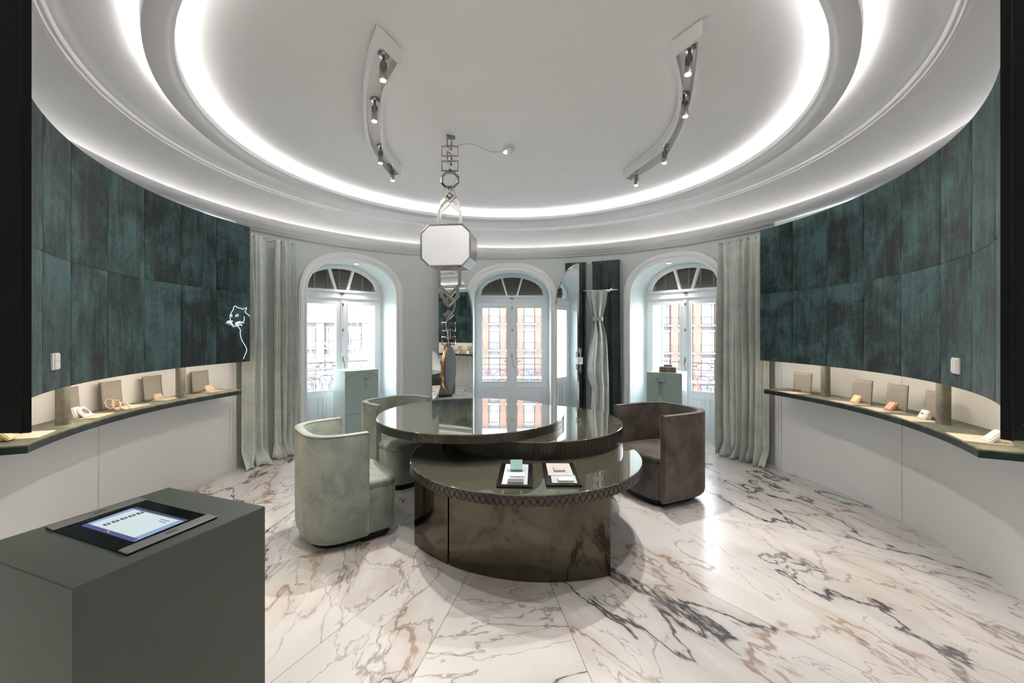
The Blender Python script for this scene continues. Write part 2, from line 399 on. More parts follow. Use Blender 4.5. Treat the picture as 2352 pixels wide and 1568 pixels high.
for i, (x, y) in enumerate(((-1.7, -.9), (1.7, -.9), (0, -1.9), (2.5, .1), (-2.5, .1))):  # unseen fill lamps, added to brighten the front of the room
    t = thing('fill_downlight', 'unseen round fill lamp added behind the camera to light the front', 'light', (x, y, 2.56), group='added fill lamps behind the camera')
    MB().lathe([(.0, 0), (.05, 0), (.075, .0), (.08, .012), (.08, .02), (.0, .02)], 24).out('housing', 'moulding_paint', t)
    MB().lathe([(.0, -.002), (.05, -.002), (.05, .0), (0, 0)], 24).out('lens', 'lens', t)
    lamp('fill_light', 'SPOT', (x, y, 2.54), REAR_W, (1, .94, .88), spot_size=R(120), spot_blend=.8, shadow_soft_size=.08, target=(x, y, 0))

# ------------------------------------------------------------------ velvet walls, shelves
RV = 2.62
VB, VT, VM = 1.16, 2.463, 1.822
def tiled(name, cuts, sgn, thick=.055):
    """upholstered squares in two rows on the curve, soft edges, one mesh"""
    bm = bmesh.new(); lay = bm.faces.layers.float.new('tile'); rnd = random.Random(3 if sgn < 0 else 11)
    for i in range(len(cuts)-1):
        d0, d1 = cuts[i], cuts[i+1]
        for (z0, z1) in ((VB, VM), (VM, VT)):
            tv = rnd.random(); n = max(3, int(abs(d1-d0)/1.2)); us = [0, .012]+[k/n for k in range(1, n)]+[.988, 1]
            vz = [0, .01]+[k/4 for k in range(1, 4)]+[.99, 1]
            G = []
            for u in us:
                row = []
                for v in vz:
                    edge = (u in (0, 1)) + (v in (0, 1)); r = RV + (.007 if edge else 0)
                    p = vpol(r, d0+(d1-d0)*u); p.z = z0+(z1-z0)*v; row.append(bm.verts.new(p))
                G.append(row)
            for a in range(len(us)-1):
                for c in range(len(vz)-1):
                    f_ = bm.faces.new((G[a][c], G[a+1][c], G[a+1][c+1], G[a][c+1])); f_[lay] = tv
    # carcass behind
    d0, d1 = cuts[0], cuts[-1]; n = 40
    sec = [(RV+.007, VB), (RV+thick, VB), (RV+thick, VT), (RV+.007, VT)]
    G = []
    for k in range(n+1):
        d = d0+(d1-d0)*k/n; G.append([bm.verts.new(vpol(r, d, z)) for r, z in sec])
    for k in range(n):
        for c in range(3): f_ = bm.faces.new((G[k][c], G[k+1][c], G[k+1][c+1], G[k][c+1])); f_[lay] = .3
    for k in (0, n): f_ = bm.faces.new(G[k]); f_[lay] = .3
    bmesh.ops.recalc_face_normals(bm, faces=bm.faces)
    me = bpy.data.meshes.new(name); bm.to_mesh(me); bm.free(); me.materials.append(M['velvet_teal'])
    # hand the tile value over as a point-readable attribute
    for p in me.polygons: p.use_smooth = True
    me.set_sharp_from_angle(angle=R(50))
    o = bpy.data.objects.new(name, me); C.objects.link(o); return o
seamL = [575, 498, 416, 332, 248, 163, 98]
seamR = [1745, 1820, 1899, 1983, 2069, 2160, 2232]
cutsL = [vbear(x, RV) for x in seamL]; cutsR = [vbear(x, RV) for x in seamR]
def cont(c, end, step):
    while abs(c[-1]) + step*.6 < end: c.append(c[-1]+math.copysign(step, c[-1]))
    c.append(math.copysign(end, c[-1])); return c
stp = abs(cutsL[3]-cutsL[2])
endL = 142.0; endR = 140.5
cutsL = cont(cutsL, endL, stp); cutsR = cont(cutsR, endR, stp)
vl = tag(tiled('wall_panel_left', cutsL, -1), kind='structure'); vr = tag(tiled('wall_panel_right', cutsR, 1), kind='structure')
# straight velvet portal panels at the entrance
def slab(name, pts, m, parent=None, z0=VB, z1=3.0, t=.09):
    b = MB()
    for (p, q) in pts:
        p = Vector((*p, 0)); q = Vector((*q, 0)); d = (q-p).normalized(); n = Vector((-d.y, d.x, 0)); n = n if n.y > 0 else -n
        k = p+n*t+d*t*1.35; b.prism([p.to_2d(), q.to_2d(), (q+n*t).to_2d(), k.to_2d()], z0, z1)
    return b.out(name, m, parent, bevel=.006)
eL = pol(RV, -endL); eR = pol(RV, endR)
jl = atz(49, 995.2, 1.16); jr = atz(2324, 1012.3, 1.16)
def portal(name, e0, e1, e2):
    b = MB(); back = [Vector((e2[0], e2[1]+.09)), Vector((e0.x*1.16, e0.y+.075))]
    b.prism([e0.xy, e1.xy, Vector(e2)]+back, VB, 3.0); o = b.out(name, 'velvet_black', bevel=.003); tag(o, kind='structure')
    b = MB(); b.box((e1.x, e1.y-.001, (VB+3.0)/2), (.003, .004, 3.0-VB)); o = b.out(name.replace('wall_portal', 'trim_portal'), 'groove_dark'); tag(o, kind='structure')
portal('wall_portal_left', atz(74, 994, 1.16), jl, (-3.2, 1.13))
portal('wall_portal_right', atz(2296, 1009, 1.16), jr, (3.2, 1.02))
# shelves
for sgn, nm, rf, far, near, endp in ((-1, 'left', 2.745, 555, 67, (-3.05, 1.93)), (1, 'right', 2.715, 1754, 2241, (2.85, 1.83))):
    t = thing('wall_shelf', 'long curved dark green velvet shelf along the %s wall' % nm, 'shelf')
    d0 = bearing(far, rf); d1 = math.degrees(math.atan2((atz(near, 1021 if sgn < 0 else 1030, .87).x-CX), atz(near, 1021 if sgn < 0 else 1030, .87).y-CY))
    n = 40; inner = [pol(rf, d0+(d1-d0)*i/n) for i in range(n+1)]
    rb = RS-.003
    dd = math.degrees(math.atan2(endp[0]-CX, endp[1]-CY)) 
    outer = [pol(rb, d1+(d0-d1)*i/n) for i in range(n+1)]
    tipn = Vector((endp[0], endp[1], 0)); r_ = (tipn-Vector((CX, CY, 0))).length
    q = pol(rb, dd) if r_ > rb else tipn
    poly = [p.to_2d() for p in inner]
    ds = [dd+(d0-dd)*i/n for i in range(n+1)]
    # straight end heading to the wall
    e = inner[-1]; dr = (tipn-e).normalized(); k = 0
    while (e+dr*k-Vector((CX, CY, 0))).length < rb: k += .005
    e2 = e+dr*(k-.005); dd = math.degrees(math.atan2(e2.x-CX, e2.y-CY))
    outer = [pol(rb, dd+(d0-dd)*i/n) for i in range(n+1)]
    poly += [p.to_2d() for p in outer]
    MB().prism(poly, .826, .862).out('board', 'velvet_edge', t, bevel=.003)
    MB().prism(poly, .8625, .870).out('top_cover', 'velvet_shelf', t)
    st = MB()
    rows = []
    for i in range(n+1):
        p = pol(2.80, d0+(d1-d0)*(i/n)*1.0); rows.append([p+Vector((0, 0, VB+.012)), pol(2.86, d0+(d1-d0)*(i/n))+Vector((0, 0, VB+.012))])
    # lamp channel under the velvet wall that lights the shelf
    lt = thing('shelf_light', 'warm light strip under the %s velvet wall above the shelf' % nm, 'light strip')
    G = []
    for i in range(n+1):
        d = d0+(d1*1.03-d0)*(i/n); G.append([pol(r2, d, z2) for r2, z2 in ((2.70, VB+.02), (2.73, VB+.02), (2.73, VB+.028), (2.70, VB+.028), (2.70, VB+.02))])
    b = MB(); b.grid(G); b.out('diffuser', 'niche_led', lt)
    G = []
    for i in range(n+1):
        d = d0+(d1*1.03-d0)*(i/n); G.append([pol(r2, d, z2) for r2, z2 in ((2.676, VB+.0285), (2.75, VB+.0285), (2.75, VB+.04), (2.676, VB+.04), (2.676, VB+.0285))])
    b = MB(); b.grid(G); b.out('channel', 'aluminium', lt)
    G = []
    for i in range(n+1):      # soffit board closing the gap above the light
        d = d0+(149-abs(d0))*sgn*(i/n); G.append([pol(2.675, d, VB+.045), pol(RS, d, VB+.045)])
    b = MB(); b.grid(G); b.out('soffit_'+nm, 'cream_lacquer', None); tag(bpy.data.objects['soffit_'+nm], kind='structure')
posts = [(145, 'near end of the left shelf, thickest in view'), (415, 'far end of the left shelf'), (1896, 'far end of the right shelf'), (2167, 'near end of the right shelf')]
for px, wh in posts:
    d = bearing(px, 2.86); p = pol(2.86, d, .8705); w_ = .062
    b = MB(); rings = []
    for z in (0, .335):
        rings.append([Vector((math.copysign(abs(math.cos(a))**.6, math.cos(a))*w_/2, math.copysign(abs(math.sin(a))**.6, math.sin(a))*w_/2, z)) for a in [2*PI*k/24 for k in range(24)]])
    b.loft(rings); o = b.out('velvet_post', 'velvet_post', smooth=50); o.location = p; o.rotation_euler = (0, 0, R(-d))
    tag(o, 'grey-green velvet post standing at the '+wh, 'post', 'velvet posts between shelf and wall')

# ------------------------------------------------------------------ windows
def local(w0):       # frame of a window: x = tangential (right), y = up, z = outwards
    a = R(w0); n = Vector((math.sin(a), math.cos(a), 0)); t = Vector((math.cos(a), -math.sin(a), 0)); return n, t
FD = 3.48            # depth of the door plane from the room centre
def wp(w0, t_, z, d): n, t = local(w0); p = Vector((CX, CY, 0))+n*d+t*t_; p.z = z; return p
def arch_loop(a, s, bb, base=0.0, n=48):
    pts = [(-a, base)]
    for k in range(n+1):
        th = PI-PI*k/n; c = math.cos(th); x = a*math.copysign(abs(c)**(2/2.25), c); z = s+bb*abs(math.sin(th))**(2/2.25); pts.append((x, z))
    pts.append((a, base)); return pts
def scroll(cx, cz, r0, turns, a0, dirn=1, n=26):
    return [(cx+r0*(1-.82*k/n)*math.cos(R(a0)+dirn*turns*2*PI*k/n), cz+r0*(1-.82*k/n)*math.sin(R(a0)+dirn*turns*2*PI*k/n)) for k in range(n+1)]
for wi, (w0, side) in enumerate(WIN):
    W = structure('window_%d' % (wi+1))
    loopL = arch_loop(HA, SPR, AB)
    # reveal
    b = MB(); rows = [[wp(w0, t, z, math.sqrt(RW*RW-t*t)-.001), wp(w0, t, z, FD), wp(w0, t, z, FD+.5)] for t, z in loopL]
    b.grid(rows); b.out('reveal', 'jamb_paint', W, smooth=30)
    # moulding swept round the arch
    pr = [(-.004, .0), (-.004, .028), (.004, .036), (.018, .036), (.022, .028), (.034, .026), (.040, .034), (.060, .040), (.078, .040), (.086, .032), (.096, .030), (.100, .02), (.100, -.01)]
    b = MB(); rows = []
    N = len(loopL)
    for i, (t, z) in enumerate(loopL):
        a = Vector(loopL[max(0, i-1)]); c = Vector(loopL[min(N-1, i+1)]); tg = (c-a).normalized(); nm = Vector((-tg.y, tg.x))
        if i == 0 or i == N-1: nm = Vector((-1 if i == 0 else 1, 0))
        row = []
        for o_, p_ in pr:
            tt = t+nm.x*o_; zz_ = z+nm.y*o_*1.1; row.append(wp(w0, tt, max(0, zz_), math.sqrt(RW*RW-tt*tt)-p_))
        rows.append(row)
    b.grid(rows); b.out('moulding', 'moulding_paint', W, smooth=35)
    n, t = local(w0); mw = frame_m(Vector((CX, CY, 0))+n*(FD+.03), t, Vector((0, 0, 1)), n)
    # fixed frame: fanlight holes and one door hole
    a = .515; fb = 2.04; fh = .298
    def fan(x0f, x1f, x0t, x1t, k=16):
        # piece of the half ellipse between two slanted bars
        def hit(xb, xt):      # bar from (xb, fb) slanting to (xt, top)
            z = fb
            for _ in range(400):
                x = xb+(xt-xb)*(z-fb)/fh
                if abs(x) < a and z < fb+fh*math.sqrt(1-(x/a)**2): z += .001
                else: break
            return x, z
        pts = []
        l = hit(x0f, x0t) if x0f > -a+.001 else (-a, fb); r = hit(x1f, x1t) if x1f < a-.001 else (a, fb)
        pts.append((x0f, fb))
        for i in range(k+1):
            x = l[0]+(r[0]-l[0])*i/k; pts.append((x, fb+fh*math.sqrt(max(0, 1-(x/a)**2))))
        pts.append((x1f, fb)); 
        q = [pts[0]]
        for p in pts[1:]:
            if (Vector(p)-Vector(q[-1])).length > .002: q.append(p)
        return q
    fans = [fan(-a, -.10, -a, -.185), fan(-.07, .07, -.155, .155), fan(.10, a, .185, a)]
    outer = arch_loop(HA-.002, SPR, AB-.002)
    plate('frame', 'window_paint', [outer]+fans+[rect(-.575, .02, .575, 1.905)], .05, W, mw)
    b = MB()
    for zc in (2.015, 1.925): b.box((0, zc, -.036), (1.14, .018, .018))
    for px_ in [(-.60, 1.0)]: pass
    b.xf(mw); b.out('transom_bead', 'window_paint', W)
    # dark wooden louvres outside the fanlight
    b = MB()
    for k in range(18): b.box((0, 2.02+k*.020, .10), (1.06, .012, .022), Matrix.Translation((0, 0, 0)))
    for xx in (-.5, -.34, -.165, 0, .165, .34, .5): b.box((xx, 2.19, .085), (.024, .36, .02))
    b.box((0, 2.2, .125), (1.16, .42, .006))
    b.xf(mw); b.out('fanlight_shutter', 'louver_brown', W)
    # two leaves
    for s in (-1, 1):
        xo, xi = s*.573, s*.004
        def rc(xa, za, xb, zb): return rect(min(xa, xb), za, max(xa, xb), zb)
        lf = plate('door_leaf', 'window_paint', [rc(xo, .022, xi, 1.902), rc(s*.498, .625, s*.068, 1.845)], .04, W, mw @ Matrix.Translation((0, 0, -.004)))
        b = MB(); 
        for (xa, za, xb, zb) in ((.498, .625, .068, 1.845),):
            x0_, x1_ = sorted((s*xa, s*xb)); wdt = .014
            for bx in ((x0_+wdt/2, (za+zb)/2, wdt, zb-za), (x1_-wdt/2, (za+zb)/2, wdt, zb-za)): b.box((bx[0], bx[1], -.022), (bx[2], bx[3], .012))
            for zc in (za+wdt/2, zb-wdt/2): b.box(((x0_+x1_)/2, zc, -.022), (x1_-x0_-2*wdt, wdt, .012))
        for xc in (.405, .165):
            for z0_, z1_ in ((.10, .545),):
                w2 = .19; cxp = s*xc
                for zc in (z0_, z1_): b.box((cxp, zc, -.026), (w2, .014, .010))
                for xx in (-w2/2+.007, w2/2-.007): b.box((cxp+xx, (z0_+z1_)/2, -.026), (.014, z1_-z0_-.014, .010))
                b.box((cxp, (z0_+z1_)/2, -.0245), (w2-.09, z1_-z0_-.09, .006))
        b.xf(mw @ Matrix.Translation((0, 0, -.004))); b.out('panel_moulding', 'window_paint', lf, bevel=.002)
        b = MB(); b.box((s*.283, 1.235, 0), (.432, 1.222, .004)); b.xf(mw); b.out('glass', 'glass', lf)
        b = MB()
        for zc in (.35, 1.1, 1.7): b.tube([(s*.588, zc-.04, -.03), (s*.588, zc+.04, -.03)], .007, 8)
        b.xf(mw); b.out('hinge', 'window_paint', lf)
        # exterior louvred shutter folded back in the reveal
    b = MB(); b.box((.004, .96, -.032), (.052, 1.87, .02)); b.box((.004, .96, -.046), (.022, 1.87, .012)); b.xf(mw); b.out('meeting_stile', 'window_paint', W, bevel=.003)
    for (zc, hh) in ((1.83, .05), (1.47, .05), (1.06, .09)):
        b = MB(); b.lathe([(0, -.003), (.5, -.003), (.62, 0), (.5, .006), (.2, .014), (0, .016)], 16); b.xf(mw @ Matrix.Translation((.004, zc, -.054)) @ Matrix.Diagonal((.022, hh/1.4, -1, 1)))
        o = b.out('lock_plate', 'brass', W, smooth=40)
    b = MB(); b.box((.0, 1.985, -.032), (.05, .018, .02)); b.tube([(0, 1.985, -.045), (0, 1.985, -.06)], .008, 8); b.xf(mw); b.out('latch', 'brass', W)
    b = MB(); b.tube([(.004, 1.03, -.06), (.004, 1.03, -.085)], .007, 8); b.tube([(.004, 1.04, -.085), (.008, .99, -.088), (.020, .93, -.086), (.030, .865, -.085)], [.008, .007, .006, .005], 8); b.tube([(.030, .865, -.085), (.045, .862, -.085)], .005, 8)
    b.xf(mw); b.out('door_handle', 'brass', W, smooth=60)
    # exterior reveal is part of the thick wall; open slatted shutter
    for s in ((1,) if side == 'left' else (-1,) if side == 'right' else ()):
        b = MB(); hx = .13
        m2 = mw @ Matrix.Translation((s*.565, 0, .10)) @ Matrix.Rotation(R(s*(100 if s > 0 else 90)), 4, 'Y')
        cxs = -s*.17
        for xx in (0, -s*.34): b.box((xx, 1.0, 0), (.03, 1.9, .03))
        for k in range(46): b.box((cxs, .10+k*.040, 0), (.33, .008, .030), None)
        b.box((cxs, 1.0, .012), (.33, 1.85, .004))
        b.xf(m2); b.out('slatted_shutter', 'louver_white', W)
    # balcony and its railing
    nb = MB(); nb.box((0, -.08, .66), (1.7, .12, .80)); nb.xf(mw); o = nb.out('balcony_slab', 'stone_pale', W)
    rl = thing('balcony_railing', 'wrought iron balcony railing with scrolls outside the %s window' % side, 'railing', group=None)
    mr = mw @ Matrix.Translation((0, 0, .62))
    b = MB()
    for zc, rr in ((.975, .007), (.865, .005), (.775, .004), (.08, .006)): b.tube([(-.80, zc, 0), (.80, zc, 0)], rr, 6)
    for xx in (-.8, .8):
        b.tube([(xx, 0, 0), (xx, .98, 0)], .008, 6); b.tube([(xx, .975, 0), (xx, .975, -.6)], .007, 6); b.tube([(xx, .08, 0), (xx, .08, -.6)], .006, 6)
        for q in range(1, 5): b.tube([(xx, .08, -.12*q), (xx, .975, -.12*q)], .005, 6)
    b.xf(mr); b.out('rail', 'iron', rl, smooth=50)
    b = MB()
    def T(pts, r=.0048): b.tube([(x, z, 0) for x, z in pts], r, 5)
    for m_ in (-1, 1):
        T([(m_*x, z) for x, z in scroll(.49, .69, .055, 1.6, 90)]); T([(m_*x, z) for x, z in scroll(.385, .695, .055, 1.6, 90, -1)])
        T([(m_*x, z) for x, z in scroll(.47, .545, .075, 1.6, 60, -1)]); T([(m_*x, z) for x, z in scroll(.66, .66, .07, 1.6, 120)])
        T([(m_*(.19+.145*math.cos(R(q))), .61+.15*math.sin(R(q))) for q in range(-40, 215, 8)])
        T([(m_*x, z) for x, z in scroll(.175, .655, .05, 1.7, 200)]); T([(m_*x, z) for x, z in scroll(.21, .53, .075, 1.4, 0)])
        T([(m_*(.0+.10*math.cos(R(q))), .70+.085*math.sin(R(q))) for q in range(90, -70, -8)])
        T([(m_*.33, .08), (m_*.33, .5), (m_*.30, .56)]); T([(m_*.56, .08), (m_*.54, .5), (m_*.42, .62)]); T([(m_*.10, .08), (m_*.12, .5), (m_*.06, .62)])
        T([(m_*(.06+.045*math.cos(R(q))), .92+.045*math.sin(R(q))) for q in range(-90, 91, 15)]); T([(m_*.105, .92), (m_*.15, .92)], .009)
    b.xf(mr); b.out('scroll', 'iron', rl, smooth=60)
    # light portal in the opening so the sky samples well
    pd = bpy.data.lights.new('portal', 'AREA'); pd.shape = 'RECTANGLE'; pd.size = 1.2; pd.size_y = 2.4; pd.energy = 1
    po = bpy.data.objects.new('portal', pd); C.objects.link(po); pd.cycles.is_portal = True
    pc = Vector((CX, CY, 0))+n*(FD+.52); pc.z = 1.2; po.location = pc; po.rotation_euler = (-n).to_track_quat('-Z', 'Z').to_euler()
# recessed spots in two window arches
for w0, wh, tt in ((-42.6, 'left', .10), (45.1, 'right', -.12)):
    z = arch_h(tt)-.004; p = wp(w0, tt, z, 3.22)
    t = thing('recessed_spotlight', 'small bright spotlight set in the top of the %s window arch' % wh, 'light', p)
    MB().lathe([(.0, -.004), (.028, -.004), (.03, -.008), (.036, -.008), (.038, .0), (0, .002)], 24).out('bezel', 'moulding_paint', t)
    MB().lathe([(.0, -.012), (.02, -.010), (.026, -.005), (0, -.0045)], 20).out('lens', 'lens', t)
    lamp('arch_spot', 'SPOT', p-Vector((0, 0, .03)), 5, (1, .95, .88), spot_size=R(100), spot_blend=.7, shadow_soft_size=.02, target=p-Vector((0, 0, 1)))

# ------------------------------------------------------------------ outside
o = MB().box((5, 60, -7.1), (180, 110, .2)).out('ground', 'asphalt'); tag(o, kind='structure')
def facade(name, label, x0, x1, Y, z0, nfl, fl_h, col_w, mat_w, mats, seedv, yaw=0, roof=False):
    t = thing(name, label, 'building', ((x0+x1)/2, Y, z0), yaw); rnd = random.Random(seedv)
    Wd = x1-x0; H = nfl*fl_h; nc = max(1, int(Wd/col_w)); cw = Wd/nc
    MB().box((0, 5, H/2), (Wd, 9.6, H)).out('wall', mat_w, t)
    b = MB()
    for i in range(nc+1): b.box((-Wd/2+i*cw, -.02, H/2), (cw*.34, .45, H))
    b.out('brick_piers', mats, t)
    for f_ in (1, nfl): MB().box((0, -.1, f_*fl_h), (Wd, .9, .28)).out('cornice', 'stone_pale', t)
    k = 0
    for f_ in range(nfl):
        for i in range(nc):
            xc = -Wd/2+(i+.5)*cw; zc = f_*fl_h
            b = MB()
            hw = cw*.20
            for s in (-1, 1): b.box((xc+s*(hw+.08), .10, zc+1.35), (.16, .2, 2.3))
            b.box((xc, .06, zc+2.5), (2*hw+.5, .32, .2)); b.box((xc, -.2, zc+.08), (cw*.74, .8, .16))
            wn = b.out('window', 'stone_pale', t)
            MB().box((xc, .19, zc+1.3), (2*hw, .04, 2.2)).out('pane', 'pane_dark' if rnd.random() < .35 else 'stone_pale', wn)
            b = MB()
            bw = cw*.36
            b.tube([(xc-bw, -.5, zc+1.0), (xc+bw, -.5, zc+1.0)], .025, 4); b.tube([(xc-bw, -.5, zc+.22), (xc+bw, -.5, zc+.22)], .02, 4)
            for q in range(9): b.tube([(xc-bw+bw/4*q, -.5, zc+.2), (xc-bw+bw/4*q+(.08 if q % 2 else -.05), -.5, zc+.6), (xc-bw+bw/4*q, -.5, zc+1.0)], .014, 3)
            for s in (-1, 1): b.tube([(xc+s*bw, -.5, zc+1.0), (xc+s*bw, -.1, zc+1.0)], .025, 4)
            b.out('balcony_rail', 'iron', wn); k += 1
    if roof:
        b = MB(); r = [(-Wd/2-.4, -.6, H), (Wd/2+.4, -.6, H), (Wd/2+.4, 10, H), (-Wd/2-.4, 10, H)]
        r2 = [(-Wd/2+2, 4.5, H+2.6), (Wd/2-2, 4.5, H+2.6)]
        b.face([r[0], r[1], r2[1], r2[0]]); b.face([r[2], r[3], r2[0], r2[1]]); b.face([r[1], r[2], r2[1]]); b.face([r[3], r[0], r2[0]]); b.out('roof', 'roof_red', t)
    return t
facade('apartment_building', 'red brick apartment block with white window columns opposite the centre window', -7.2, 11.25, 50, -7, 6, 3.08, 2.05, 'stone_pale', 'brick', 1, R(0))
facade('apartment_building', 'brick and white apartment block seen through the right window', 13.0, 27.0, 46, -7, 6, 3.0, 2.3, 'stone_warm', 'brick', 2, R(-6))
facade('apartment_building', 'pale low building with row of tall windows behind bare trees', -44, -26, 52, -7, 4, 3.2, 1.9, 'stone_pale', 'stone_warm', 3, R(8), True)
facade('apartment_building', 'pinkish building with sloping red roof behind the bare trees', -25, -12, 50, -7, 3, 3.2, 2.2, 'stone_warm', 'stone_warm', 4, R(4), True)
def tree(x, y, h, seedv, lab='bare tree'):
    rnd = random.Random(seedv); t = thing('bare_tree', lab, 'tree', (x, y, -7), group='bare street trees')
    b = MB(); tw = MB()
    def grow(p, d, L, r, lv):
        q = p+d*L; mid = p+d*L*.5+Vector((rnd.uniform(-1, 1), rnd.uniform(-1, 1), 0))*L*.06
        (b if lv < 3 else tw).tube([p, mid, q], [r, r*.85, r*.68], 5 if lv < 3 else 3, cap=False)
        if lv >= 6: return
        for k in range(3 if lv < 2 else (3 if rnd.random() < .5 else 2)):
            a = Vector((rnd.uniform(-1, 1), rnd.uniform(-1, 1), rnd.uniform(-.25, .9))); nd = (d*1.0+a*.75).normalized()
            grow(p+d*L*rnd.uniform(.6, 1), nd, L*rnd.uniform(.62, .82), r*.6, lv+1)
    grow(Vector((0, 0, 0)), Vector((0, 0, 1)), h*.30, .16, 0)
    b.out('trunk', 'bark', t); tw.out('branches', 'bark', t)
for k, (x, y, h) in enumerate(((-8.3, 19.5, 9.5), (-11.2, 28.5, 10.5), (-16.0, 37.5, 11), (-3.5, 30, 9))):
    tree(x, y, h, 20+k, ('bare street tree nearest the left window', 'bare street tree second nearest beyond the left window', 'bare street tree farthest away, before the pale low building', 'bare street tree between the left and centre window views')[k])

# ------------------------------------------------------------------ table
T = thing('tiered_table', 'round table of three overlapping dark lacquer discs on a polished bronze base', 'table', (.1, 3.19, 0))
TO = Vector((.1, 3.19, 0))
def disc(cx, cy, r, z0, z1, style, n):
    cx -= TO.x; cy -= TO.y
    top = MB().lathe([(0, z1), (r-.004, z1), (r, z1-.003), (r, z1-.007), (r-.006, z1-.009), (0, z1-.009)], 128, (cx, cy, 0)).out('tabletop', 'tabletop', T, smooth=30)
    MB().lathe([(0, z0), (r-.004, z0), (r-.004, z1-.008), (0, z1-.008)], 128, (cx, cy, 0)).out('rim', 'groove_dark', top, smooth=30)
    rb = r-.0045; h0 = z0+.001; h1 = z1-.009; b = MB(); g = .0028/r
    def P(a, z, rr): return Vector((cx+rr*math.sin(a), cy+rr*math.cos(a), z))
    def tilep(poly):  # poly in (angle, z)
        lo = [b.b.verts.new(P(a, z, rb-.001)) for a, z in poly]; hi = [b.b.verts.new(P(a, z, rb+.0045)) for a, z in poly]
        b.b.faces.new(hi)
        for i in range(len(poly)): b.b.faces.new((lo[i], lo[(i+1) % len(poly)], hi[(i+1) % len(poly)], hi[i]))
    for k in range(n):
        a0 = 2*PI*k/n; a1 = 2*PI*(k+1)/n; am = (a0+a1)/2; hm = (h0+h1)/2
        if style == 'slats':
            zc = h1-.016
            tilep([(a0+g*.4, h0), (a1-g*.4, h0), (a1-g*.4, zc-.001), (a0+g*.4, zc-.001)]); tilep([(a0+g*.4, zc+.001), (a1-g*.4, zc+.001), (a1-g*.4, h1), (a0+g*.4, h1)])
        elif style == 'diamond':
            gz = .0022
            tilep([(a0+g, hm), (am, h0+gz), (a1-g, hm), (am, h1-gz)])
            tilep([(am+g, h0), (a1+(am-a0)-g, h0), (a1, hm-gz*2.0)]); tilep([(a1, hm+gz*2.0), (a1+(am-a0)-g, h1), (am+g, h1)])
        else:
            ns = 5; q = (h1-h0)/ns; sh = (a1-a0)*.42
            for j in range(ns):
                s0 = sh if j % 2 else 0; s1 = 0 if j % 2 else sh
                tilep([(a0+g*.6+s0, h0+j*q), (a1-g*.6+s0, h0+j*q), (a1-g*.6+s1, h0+(j+1)*q), (a0+g*.6+s1, h0+(j+1)*q)])
    b.out('rim_tiles', {'slats': 'tile_bronze', 'diamond': 'tile_bronze', 'zig': 'tile_green'}[style], top)
    return top
disc(-.35, 3.72, .80, .674, .740, 'slats', 270)
disc(.19, 3.74, .763, .5455, .6735, 'zig', 150)
disc(.10, 3.19, .843, .478, .545, 'diamond', 128)
def arc3(c, r, a0, a1, n): return [(c[0]+r*math.sin(R(a0+(a1-a0)*i/n)), c[1]+r*math.cos(R(a0+(a1-a0)*i/n))) for i in range(n+1)]
bc = (.206, 3.52); br = 1.07
def angof(x, y): return math.degrees(math.atan2(x-bc[0], y-bc[1])) % 360
aL, aR, aG = angof(-.666, 2.90), angof(.587, 2.52), angof(-.397, 2.633)
back = [(.50, 3.3), (.30, 3.75), (-.05, 4.0), (-.42, 3.95), (-.66, 3.6), (-.72, 3.25)]
front1 = arc3(bc, br, aR, aG-.25, 24); front2 = arc3(bc, br, aG+.25, aL, 12)
o1 = MB().prism([(x-TO.x, y-TO.y) for x, y in front1+[(-.30, 2.72), (-.28, 3.3), (.2, 3.4), (.50, 3.3)]], .0, .4775).out('base', 'bronze', T, bevel=.004)
MB().prism([(x-TO.x, y-TO.y) for x, y in front2+[(-.72, 3.25), (-.66, 3.6), (-.32, 3.3), (-.37, 2.70)]], .0, .4775).out('base_panel', 'bronze', T, bevel=.004)
MB().prism([(x-TO.x, y-TO.y) for x, y in [(.49, 3.28), (.30, 3.85), (-.05, 4.05), (-.42, 3.98), (-.64, 3.62), (-.30, 3.28), (-.31, 2.74), (.1, 2.7)]], .0, .47).out('base_core', 'groove_dark', T)
MB().prism([(x-TO.x, y-TO.y) for x, y in arc3((-.2, 3.85), .42, 0, 350, 30)], .46, .674).out('column', 'bronze', T)
# two sample trays on the lowest disc
def quad_frame(pts, z):      # matrix and size from photo corners TL, TR, BR, BL at level z
    P = [atz(x, y, z) for x, y in pts]; o = (P[0]+P[1]+P[2]+P[3])/4; ux = ((P[1]-P[0])+(P[2]-P[3])); uy = ((P[0]-P[3])+(P[1]-P[2])); w_ = ux.length/2; h_ = uy.length/2
    ux.normalize(); uy = (uy-ux*uy.dot(ux)).normalized(); return frame_m(o, ux, uy, Vector((0, 0, 1))), w_, h_
def flat(name, label, cat, pts, z, t, m, group=None, bevel=.001):
    mw, w_, h_ = quad_frame(pts, z+t); mw = mw @ Matrix.Translation((0, 0, -t))
    b = MB(); b.box((0, 0, t/2), (w_, h_, t)); o = b.out(name, m, None, bevel=bevel); o.matrix_world = mw; 
    if label: tag(o, label, cat, group)
    return o
def zc(pts, x0, y0, s): return [(x0+x/s, y0+y/s) for x, y in pts]
Z8 = lambda pts: zc(pts, 1100, 1020, 8.4)
flat('display_tray', 'black rectangular tray holding a teal box, left of two on the table', 'tray', Z8([(415, 358), (1012, 370), (1060, 812), (365, 805)]), .5452, .012, 'black_tray', 'black trays on the lowest disc')
flat('display_tray', 'black rectangular tray holding a pinkish sheet, right of two on the table', 'tray', Z8([(1195, 350), (1785, 355), (2020, 785), (1335, 785)]), .5452, .012, 'black_tray', 'black trays on the lowest disc')
zt = .5574
flat('sample_sheet', 'grey sheet lying in the left black tray', 'card', Z8([(498, 378), (932, 385), (962, 775), (462, 765)]), zt, .003, 'grey_paper')
